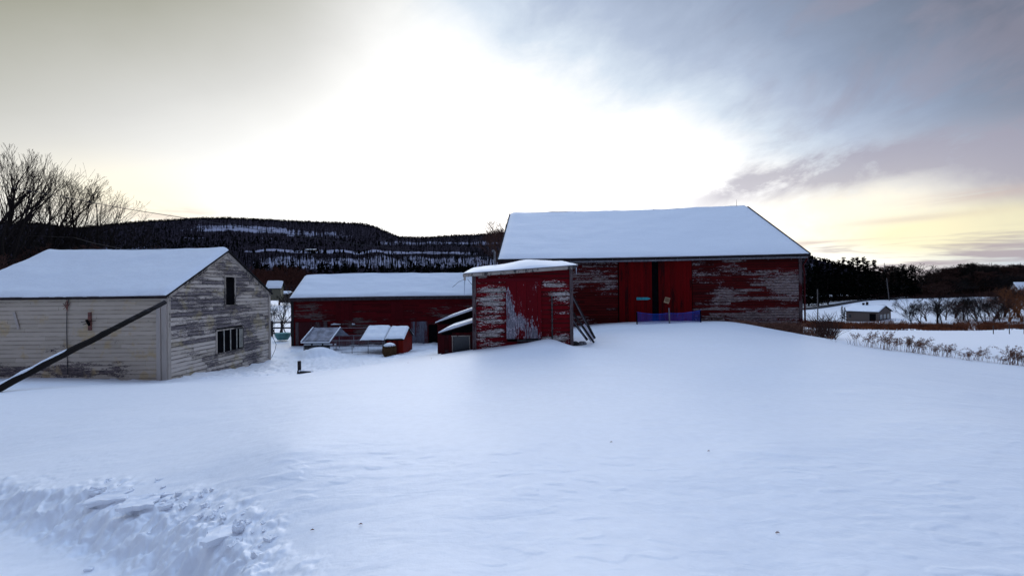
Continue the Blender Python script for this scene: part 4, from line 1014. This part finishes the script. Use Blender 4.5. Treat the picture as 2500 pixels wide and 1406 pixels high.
for k in range(26):
    px_ = 1925+k*12.4; Y = random.uniform(196, 235); T = lo if not f_ else copy_tree(lo); f_ = 1; p = on(px_, Y); place(T, p, topscale(p, 678 if px_ < 2200 else 684, px_, realtop(T)), random.random()*6, nm2(k)+' low bushy evergreen from the left at the foot of the pine grove'); T.location.z -= 2.6; T.scale.x = T.scale.y = T.scale.x*1.2
# far bare woods on the right
bt = [bare_tree(61, 14, BARKB, 'x', mx=4, spread=.85, upb=.4, kids=(15, 7, 4, 3), group='brown bare trees on the right skyline', twig=4), bare_tree(62, 14, BARK, 'x', mx=4, spread=.85, upb=.4, kids=(15, 7, 4, 3), group='brown bare trees on the right skyline', twig=4)]
us = [0, 0]; rl_ = [(2170,645,0),(2190,655,1),(2226,642,1),(2262,680,0),(2275,668,0),(2292,662,0),(2308,656,1),(2325,652,0),(2340,655,1),(2356,650,0),(2372,642,1),(2386,639,0),(2400,641,1),(2415,646,0),(2430,650,1),(2446,650,0),(2462,645,1),(2478,643,0),(2494,645,1),(2512,646,0),(2530,640,1)]
for k, (px_, py_, kd) in enumerate(rl_):
    for rw_ in (0, 1):
        if rw_ and px_ < 2260: continue
        Y = random.uniform(225, 265) if not rw_ else random.uniform(205, 222); T = bt[kd] if not us[kd] else copy_tree(bt[kd]); us[kd] = 1; p = on(px_+rw_*7, Y)
        place(T, p, topscale(p, py_ if not rw_ else py_+22, px_, realtop(T)), random.random()*6, nm2(k-3)+(' brown bare tree right of the sunset gap, on the skyline' if not rw_ else ' lower brown bare tree right of the sunset gap, in the front row') if px_ > 2240 else ('bare tree rising at the right end of the pine grove' if px_ > 2200 else nm2(k)+' bare tree standing among the low pines'))
        T.scale.x = T.scale.y = T.scale.x*random.uniform(1.1, 1.7)
# hedgerow of leaning bare trees in the snowy field
hl = ['bare tree at the left end of the field row, slender', 'bare tree leaning left beside the ranch house side of the row', 'thick trunked bare tree in the middle of the field row', 'young upright stem beside the thick trunk', 'bare tree leaning hard left, right of the thick trunk', 'second tree leaning left in the field row', 'bare tree with spreading limbs before the snowy slope', 'bare tree tangled with orange brush', 'orange brown bushy tree near the right edge', 'bare tree at the right edge of the field row', 'small bare tree behind the orange brush', 'low tangled tree right of the leaning pair']
hs_ = [(2224,782,738,(-.25,0),BARK,9),(2250,783,722,(-.45,0),BARK,9),(2290,789,716,(-.22,0),BARK,10),(2300,789,735,(.0,0),BARK,8),(2368,792,716,(-.85,0),BARK,9),(2388,794,712,(-.65,0),BARK,10),(2405,792,715,(-.3,0),BARK,9),(2425,792,718,(.1,0),BARKB,9),(2465,792,700,(.0,0),None,9),(2495,792,696,(-.3,0),None,9),(2440,788,730,(.2,0),BARK,7),(2340,788,735,(.2,0),BARKB,6)]
ORB = plain('orange_twigs', (.22, .085, .035), (.10, .04, .02), .95, 30, .05)
for k, (px_, by, ty, ln_, mt, hh) in enumerate(hs_):
    Y = 112; p = on(px_, Y); h = at(px_, ty, Y).z-p.z
    T = (bare_tree(70+k, h*(1+abs(ln_[0])*.25), mt or ORB, hl[k], stems=3 if k != 2 else 2, lean=ln_, spread=.62 if mt else .95, upb=.25, mx=3, kids=(9, 5, 4, 3), group='bare trees along the field row', twig=1.6, r0=h*(.036 if k == 2 else .020)))
    place(T, p, h/realtop(T))

p2_ = bare_tree(90, 8, BARKB, 'x', mx=3, spread=.8, upb=.35, stems=3, kids=(8, 5, 4, 3), group='slimmer bare trees behind the field row', twig=1.8)
nm_ = ['first', 'second', 'third', 'fourth', 'fifth', 'sixth', 'seventh', 'eighth', 'ninth', 'tenth', 'eleventh', 'twelfth', 'thirteenth', 'fourteenth', 'fifteenth', 'sixteenth', 'seventeenth', 'eighteenth', 'nineteenth', 'twentieth']
for k, (px_, ty) in enumerate(((2262,738),(2310,730),(2332,726),(2352,732),(2384,724),(2416,722),(2436,716),(2452,704),(2476,700),(2488,696),(2510,700))):
    T = p2_ if k == 0 else copy_tree(p2_); p = on(px_, 124+3*(k % 3)); place(T, p, topscale(p, ty, px_, realtop(T)), k*1.3, nm_[k]+' slim bare tree from the left in the back of the field row'); T.scale.x *= 1.3; T.scale.y *= 1.3

# ---- ranch house
WALLH = plain('tan_siding', (.13, .10, .09), (.10, .08, .07)); th = R(-60); Yh = 146; q = at(2066, 781, Yh); q.z = on(2066, Yh).z-.3
Fh = Frame(q, th); Lh = Fh.hit(2144, 770)[0]; Gh = Frame(Fh.w(Lh, 0, 0), th+R(90)); Wh = Gh.hit(2175, 770)[0]; Hh = Gh.hit(2146, 762)[1]; Rh = Gh.hit(2160, 748)[1]-Hh
HO = thing('ranch_house', 'low tan house with a snowy roof beyond the brown brush', 'house', q, th)
m = MB(); gable_shell(m, Lh, Wh, Hh, Rh, 0, 0); m.build('wall', WALLH, HO)
roof_pair(HO, Lh, Wh, Hh, Rh, .5, .4, .25, .25)
m = MB(); m.box(Lh*.08, Lh*.16, -.05, .05, Hh*.45, Hh*.7)
m.build('window', GLASS, HO)
m = MB(); m.box(Lh*.74, Lh*.93, -.06, .05, .1, Hh*.85); m.build('door', DARK, HO)
for k in range(3): m = MB(); m.box(Lh-.02, Lh+.06, Wh*(.12+.28*k), Wh*(.30+.28*k), Hh*.35, Hh*.78); m.build('window', GLASS, HO)
for k in (0, 1): m = MB(); xx = Lh*(.32+.12*k); m.box(xx, xx+.5, Wh/2-.4, Wh/2+.4, Hh, Hh+Rh+(1.1+.4*k)); m.build('chimney', TRIMD, HO)
cyp = pine(81, 5, 'left one of the two dark columnar cypresses beside the ranch house', 'cypress_tree', 'cypresses by the ranch house', wd=.16, irr=.2, n=900)
p = on(2056, 142); place(cyp, p, topscale(p, 747, 2056, realtop(cyp))); T = copy_tree(cyp); p = on(2063, 144); place(T, p, topscale(p, 750, 2063, realtop(T)), 2, 'right one of the two dark columnar cypresses touching the ranch house')
# distant houses
def far_house(label, px_, py_, Y, wpx, hpx, rpx, th_, wc, nm='house'):
    p = at(px_, py_, Y); k = Y/973; p.z -= 1; H_ = hpx*k+1; T = thing(nm, label, 'house', p, th_); W_ = wpx*k; Dp_ = W_*.7
    m = MB(); gable_shell(m, W_, Dp_, H_, rpx*k, 0, 0); m.build('wall', wc, T); roof_pair(T, W_, Dp_, H_, rpx*k, .3, .3, .15, .25)
    m = MB(); m.box(W_*.2, W_*.35, -.05, .05, H_*.5+.5, H_*.85); m.build('window', GLASS, T)
    return T
far_house('small distant house with snowy roof between the white and long barns', 652, 722, 82, 30, 20, 12, R(12), plain('yellow_siding', (.15,.14,.10), (.11,.10,.07)))
far_house('flat white roofed outbuilding beside the long barn end', 680, 728, 90, 24, 10, 3, R(0), WALLH, 'outbuilding')
far_house('pale house partly cut by the right edge above the orange brush', 2488, 716, 150, 40, 9, 16, R(-20), plain('pale_siding', (.2,.19,.2), (.15,.14,.15)))
far_house('tiny white roofed building on the snow terrace of the ridge', 745, 612, 880, 24, 2, 2, 0, WALLH)
# utility poles and field posts
for px_, y0, y1, Y, lb, ln_ in ((1997, 742, 706, 150, 'pale utility pole near the big barn downspout', 0), (2172, 716, 679, 195, 'pale utility pole leaning on the road by the pine grove', -1.2), (2161, 690, 642, 240, 'tall pale pole rising above the low trees of the grove', 0)):
    p = on(px_, Y, -.3); top = at(px_, y1, Y).z-p.z; T = thing('utility_pole', lb, 'pole', p, 0, 'utility poles beyond the barn')
    m = MB(); m.tube([(0,0,0),(ln_,0,top)], [.2,.14], 7); m.build('post', plain('pale_pole%d' % px_, (.13,.12,.12), (.09,.085,.085)), T)
    m = MB(); m.bar((ln_-.7,0,top*.86),(ln_+.7,0,top*.86), .12); m.build('crossarm', WOODG, T)
for px_, lb in ((2425, 'field post nearest the brown brush'), (2464, 'middle field post before the brown brush'), (2500, 'field post at the right edge')):
    p = on(px_, 55, -.3); m = MB(); m.tube([(0,0,0),(.02,0,1.5)], .05, 6); o = m.build('field_post', WOODG, None, loc=p); tag(o, lb, 'post', 'posts in the snowy field')
# the road: a dark ploughed strip behind the house
rd = MB(); pr_ = [(1850,757,185),(1960,751,190),(2010,746,195),(2060,741,200),(2110,735.5,204),(2160,729,208),(2210,723.5,212),(2260,720.5,217),(2350,719.5,217),(2500,718,212),(2700,716,205)]
for (a_, b_) in zip(pr_[:-1], pr_[1:]):
    for k in range(6):
        P0 = Vector(at(*[a_[i]+(b_[i]-a_[i])*k/6 for i in range(3)])); P1 = Vector(at(*[a_[i]+(b_[i]-a_[i])*(k+1)/6 for i in range(3)]))
        for q_ in (P0, P1): q_.z = gz(q_.x, q_.y)
        d_ = Vector((0, 3.0, 0)); e_ = lambda v: Vector((v.x, v.y, gz(v.x, v.y)+.35))
        rd.quad(e_(P0-d_), e_(P1-d_), e_(P1+d_), e_(P0+d_)); rd.quad(P0-d_-Vector((0,0,.6)), P1-d_-Vector((0,0,.6)), e_(P1-d_), e_(P0-d_))
tag(rd.build('road', plain('dark_road', (.035,.033,.038), (.02,.019,.022))), kind='structure')

# ---------------------------------------------------------------- dry brush and weeds
random.seed(9)
m = MB(); BR = plain('dry_brush', (.20, .068, .030), (.055, .022, .015), .95, .6, .03)
def blades(mb, p, n_, h, sp_, wd):
    for _ in range(n_):
        q = p+Vector((random.gauss(0, sp_), random.gauss(0, sp_), 0)); tp = q+Vector((random.gauss(0, h*.3), random.gauss(0, h*.2), h*random.uniform(.5, 1.1)))
        mb.tri(q-Vector((wd,0,0)), q+Vector((wd,0,0)), tp)
ZC = {}
xs_ = []
for _ in range(5200):
    px_ = random.uniform(1900, 2640); Y = random.uniform(66, 92) if random.random() < .72 else random.uniform(92, 128)
    if nz(px_*.02, Y*.12) < -.12: continue
    if Y > 100 and 2180 < px_ < 2330 and nz(px_*.05, Y*.3, 5) < .1: continue
    p = at(px_, 800, Y); xs_.append((p.x, p.y))
zz_ = ground_z(np.array([a[0] for a in xs_]), np.array([a[1] for a in xs_]))
for (x_, y_), z_ in zip(xs_, zz_): blades(m, Vector((x_, y_, z_-.05)), 6, .7+.9*max(0, nz(x_*.15, y_*.15)+.35), .5, .05)
tag(m.build('dry_brush', BR), 'brown dry brush and grass covering the field edge on the right', 'brush', kind='stuff')
m = MB(); xs_ = []
for _ in range(2600):
    px_ = random.uniform(2225, 2660) if random.random() < .7 else random.uniform(1900, 2240); p = at(px_, 800, random.uniform(222, 262) if px_ < 2235 else random.uniform(206, 262)); xs_.append((p.x, p.y))
zz_ = ground_z(np.array([a[0] for a in xs_]), np.array([a[1] for a in xs_]))
for (x_, y_), z_ in zip(xs_, zz_): blades(m, Vector((x_, y_, z_-.1)), 7, 2.2+2.2*max(0, nz(x_*.1, y_*.1)), 1.0, .16)
tag(m.build('undergrowth', BARKB), 'dark leafless undergrowth filling the foot of the far woods', 'undergrowth', kind='stuff')
# tangled dry weeds along the big barn's right foot
m = MB()
for _ in range(300):
    u = random.random(); px_ = 1800+u*185; Y = 21.35-random.random()*.8; p = at(px_, 800, Y); p.z = gz(p.x, p.y)-.05
    h = (.25+.65*math.exp(-((u-.75)/.3)**2))*random.uniform(.4, 1.1)
    for k in range(4):
        a_ = p+Vector((random.gauss(0, .1), random.gauss(0, .05), 0)); b_ = a_+Vector((random.gauss(0, .12), random.gauss(0, .1), h*.6)); c_ = b_+Vector((random.gauss(0, .22), random.gauss(0, .1), random.uniform(-.1, .35)*h)); m.tube([a_, b_, c_], [.007, .006, .004], 3, False)
tag(m.build('dry_weeds', WEED), 'tangle of dry brown weeds along the right foot of the big barn', 'weeds', kind='stuff')
m = MB()
for _ in range(260):
    px_ = random.uniform(1985, 2040); Y = random.uniform(24, 32); p = on(px_, Y, -.05); h = random.uniform(.5, 2.0)
    b_ = p+Vector((random.gauss(0, .3), random.gauss(0, .2), h*.6)); m.tube([p, b_, b_+Vector((random.gauss(0, .4), 0, h*.35))], [.014, .011, .006], 3, False)
tag(m.build('thicket', BARKB), 'dark leafless thicket past the big barn right corner', 'thicket', kind='stuff')
# tall dry stalks standing on the right hand crest, each clump its own
def stalk(seed, h, ns, plume):
    rnd = random.Random(seed); mb = MB(); pl_ = MB()
    for _ in range(ns):
        a_ = Vector((rnd.gauss(0, .10), rnd.gauss(0, .08), -.1)); hh = h*rnd.uniform(.55, 1.05); ln_ = rnd.gauss(.06, .20)
        b_ = a_+Vector((ln_*hh*.5, rnd.gauss(0, .04), hh*.6)); c_ = b_+Vector((ln_*hh*1.3, rnd.gauss(0, .04), hh*.42)); mb.tube([a_, b_, c_], [.006, .005, .003], 3, False)
        if plume:
            for _ in range(44):
                u = rnd.random(); p = b_.lerp(c_, .1+1.0*u)+Vector((rnd.gauss(0, .035), rnd.gauss(0, .035), rnd.gauss(0, .03)-.10*u*u)); s_ = rnd.uniform(.014, .034)
                v1 = Vector((rnd.gauss(0,1), rnd.gauss(0,1), rnd.gauss(0,1))).normalized()*s_; v2 = Vector((rnd.gauss(0,1), rnd.gauss(0,1), rnd.gauss(0,1))).normalized()*s_*.6; pl_.quad(p-v1, p-v2, p+v1, p+v2)
    return mb, pl_
prt = []
for k in range(6):
    T = thing('dry_weed', 'dry brown weed clump with seed heads on the right snow crest', 'weed', (0,0,0), 0, 'dry weeds on the right crest')
    a_, b_ = stalk(90+k, 1.0, (3, 5, 8, 10, 4, 7)[k], k > 0); a_.build('stem', WEED, T)
    if k: b_.build('seed_head', WEED, T)
    prt.append([T, 0])
spots = [(2070,.30,0),(2078,.5,0),(2090,.55,4),(2100,.42,0),(2112,.5,1),(2126,.55,2),(2135,.35,5),(2148,.6,1),(2160,.45,3),(2168,.62,2),(2180,.4,3),(2190,.58,4),(2203,.45,5),(2216,.50,3),(2231,.62,3),(2238,.5,5),(2252,.55,2),(2262,.42,5),(2280,.42,3),(2290,.40,5),(2300,.48,1),(2312,.42,3),(2322,.35,5),(2340,.2,1),(2355,.38,5),(2362,.35,3),(2380,.42,3),(2395,.45,2),(2412,.25,4),(2428,.25,5),(2440,.28,1),(2452,.2,5),(2462,.55,3),(2472,.60,3),(2480,.5,5),(2490,.35,2),(2500,.3,3),(2040,.25,0),(2020,.2,1),(2030,.22,2),(2448,.25,3),(2350,.25,1)]
spots.sort()
DS = ['sparse bare stalks', 'slim plumed stalks', 'bushy plumed weeds', 'thick brown seed heads', 'few leaning plumes', 'low tufted weeds']
for k, (px_, h, kd) in enumerate(spots):
    T, u_ = prt[kd]; 
    if u_: T = copy_tree(T)
    T['label'] = nm2(k)+' weed clump from the left on the right crest, '+DS[kd]
    prt[kd][1] = 1; Y = lerp([(1980,18),(2050,16.6),(2200,15.3),(2350,14.3),(2500,13.5)], px_)+random.gauss(0, .15)
    T.location = on(px_, Y, 0); T.scale = (h*1.6, h*1.6, h*random.uniform(1.0, 1.5)); T.rotation_euler.z = random.uniform(-.6, .6)
# bent straws in the middle of the crest
for k, (pa, pb, pc, Y, lb) in enumerate((((1178,888),(1160,868),(1146,874),13.0,'bent dry straw poking from the snow below the shed, left one'), ((1208,884),(1199,872),(1193,880),13.0,'small forked dry straw right of the bent one'), ((1063,890),(1056,880),(1052,873),13.2,'short slanted dry straw on the crest left of the shed'), ((995,897),(996,891),(996,884),13.2,'thin upright straw on the snow crest'))):
    a_ = at(*pa, Y); a_.z = gz(a_.x, a_.y)-.02; b_ = at(*pb, Y); c_ = at(*pc, Y); m = MB(); m.tube([(0,0,0), b_-a_, c_-a_], [.008,.007,.005], 4); m.tube([(.02,0,0), (b_-a_)*.8+Vector((.03,0,.03)), (b_-a_)+Vector((.06,0,-.02))], [.006,.005,.004], 4)
    o = m.build('dry_straw', WEED, None, loc=a_); tag(o, lb, 'straw', 'dry straws in the snow')
# twigs and bark scraps lying on the near snow
for px_, py_, Y, lb in ((880,1281,2.7,'small dark twig lying on the near snow'), (762,1295,2.62,'tiny reddish leaf scrap on the near snow'), (1492,1080,4.2,'small twig on the snow in the middle'), (1730,1102,3.95,'lone dark twig right of the middle'), (1898,1302,2.65,'tiny upright twig on the right snow')):
    p = at(px_, py_, Y); 
    for _ in range(12):
        z_ = gz(p.x, p.y); k_ = z_/p.z; p = p*((k_+1)/2)
    p.z = gz(p.x, p.y)+.006; m = MB(); m.tube([(-.012,0,0),(0,.004,.004),(.014,0,.002)], [.002,.004,.002], 5); m.tube([(0,0,0),(.006,0,.012)], [.002,.001], 4); o = m.build('twig', WEED, None, loc=p); tag(o, lb, 'twig')
# broken crust slabs and clumps along the ploughed edge
random.seed(17)
def chunk(p, sx, sy, sz, tilt, rz, lb, nm='snow_slab', jag=.45):
    import bmesh
    bm = bmesh.new(); bmesh.ops.create_cube(bm, size=1); bmesh.ops.subdivide_edges(bm, edges=bm.edges[:], cuts=4, use_grid_fill=True)
    sd = random.random()*50
    for v in bm.verts:
        c = v.co.copy(); rad = 1+jag*nz(c.x*3+sd, c.y*3, 0); v.co = Vector((c.x*sx*rad, c.y*sy*rad, c.z*sz+ .25*sz*nz(c.x*5+sd, c.y*5, c.z*3)))
        if c.z < 0: v.co.x *= .85; v.co.y *= .85
    me = bpy.data.meshes.new(nm); bm.to_mesh(me); bm.free(); me.materials.append(SNOW)
    o = bpy.data.objects.new(nm, me); C.objects.link(o); o.location = p; o.rotation_euler = (tilt[0], tilt[1], rz)
    return tag(o, lb, 'snow slab' if nm == 'snow_slab' else 'snow clump', 'broken snow crust along the ploughed edge')
def onsurf(px_, py_):
    d = ray(px_, py_); s_ = 1.5
    while s_ < 15 and (d*s_).z > gz((d*s_).x, (d*s_).y): s_ += .02
    return d*s_
for (px_, py_, a, b_, c_, ti, rz, lb) in ((265,1222,.30,.13,.05,(.12,-.05),.25,'flat snow slab over the far part of the cut edge'), (345,1232,.26,.17,.055,(.15,.05),.3,'broad snow slab jutting over the ploughed cut'),
  (545,1312,.22,.15,.06,(.12,.1),.5,'large flat snow slab on the near right of the cut'), (235,1212,.10,.06,.10,(.5,.2),.3,'small upturned snow slab at the far edge'), (300,1195,.12,.05,.02,(0,0),.6,'thin snow slab thrown onto the smooth snow'), (400,1210,.22,.05,.03,(0,.1),.4,'long narrow snow slab behind the broad one'), (585,1300,.07,.06,.09,(.3,.2),.2,'upright snow lump beside the large flat slab'), (405,1240,.10,.06,.05,(.2,0),.2,'dark undercut snow lump behind the cut')):
    p = onsurf(px_, py_); chunk(p+Vector((0,0,c_*.4)), a, b_, c_, ti, rz, lb)
for k in range(46):
    u = (k+.5)/46; px_ = lerp([(0,250),(.5,470),(1,640)], u)+random.gauss(0, 25); py_ = lerp([(0,1195),(.5,1222),(1,1330)], u)+random.gauss(0, 16)
    p = onsurf(px_, py_); s_ = random.uniform(.012, .05); chunk(p+Vector((0,0,s_*.2)), s_*1.5, s_, s_*.8, (random.gauss(0,.3), random.gauss(0,.3)), random.random()*6, nm2(k)+' loose snow clump from the left behind the ploughed cut', 'snow_clump', .5)
p = onsurf(218, 1392); chunk(p+Vector((0,0,.01)), .05, .035, .03, (.1,.1), .3, 'lone greyish snow lump lying on the floor of the track', 'snow_clump', .5)
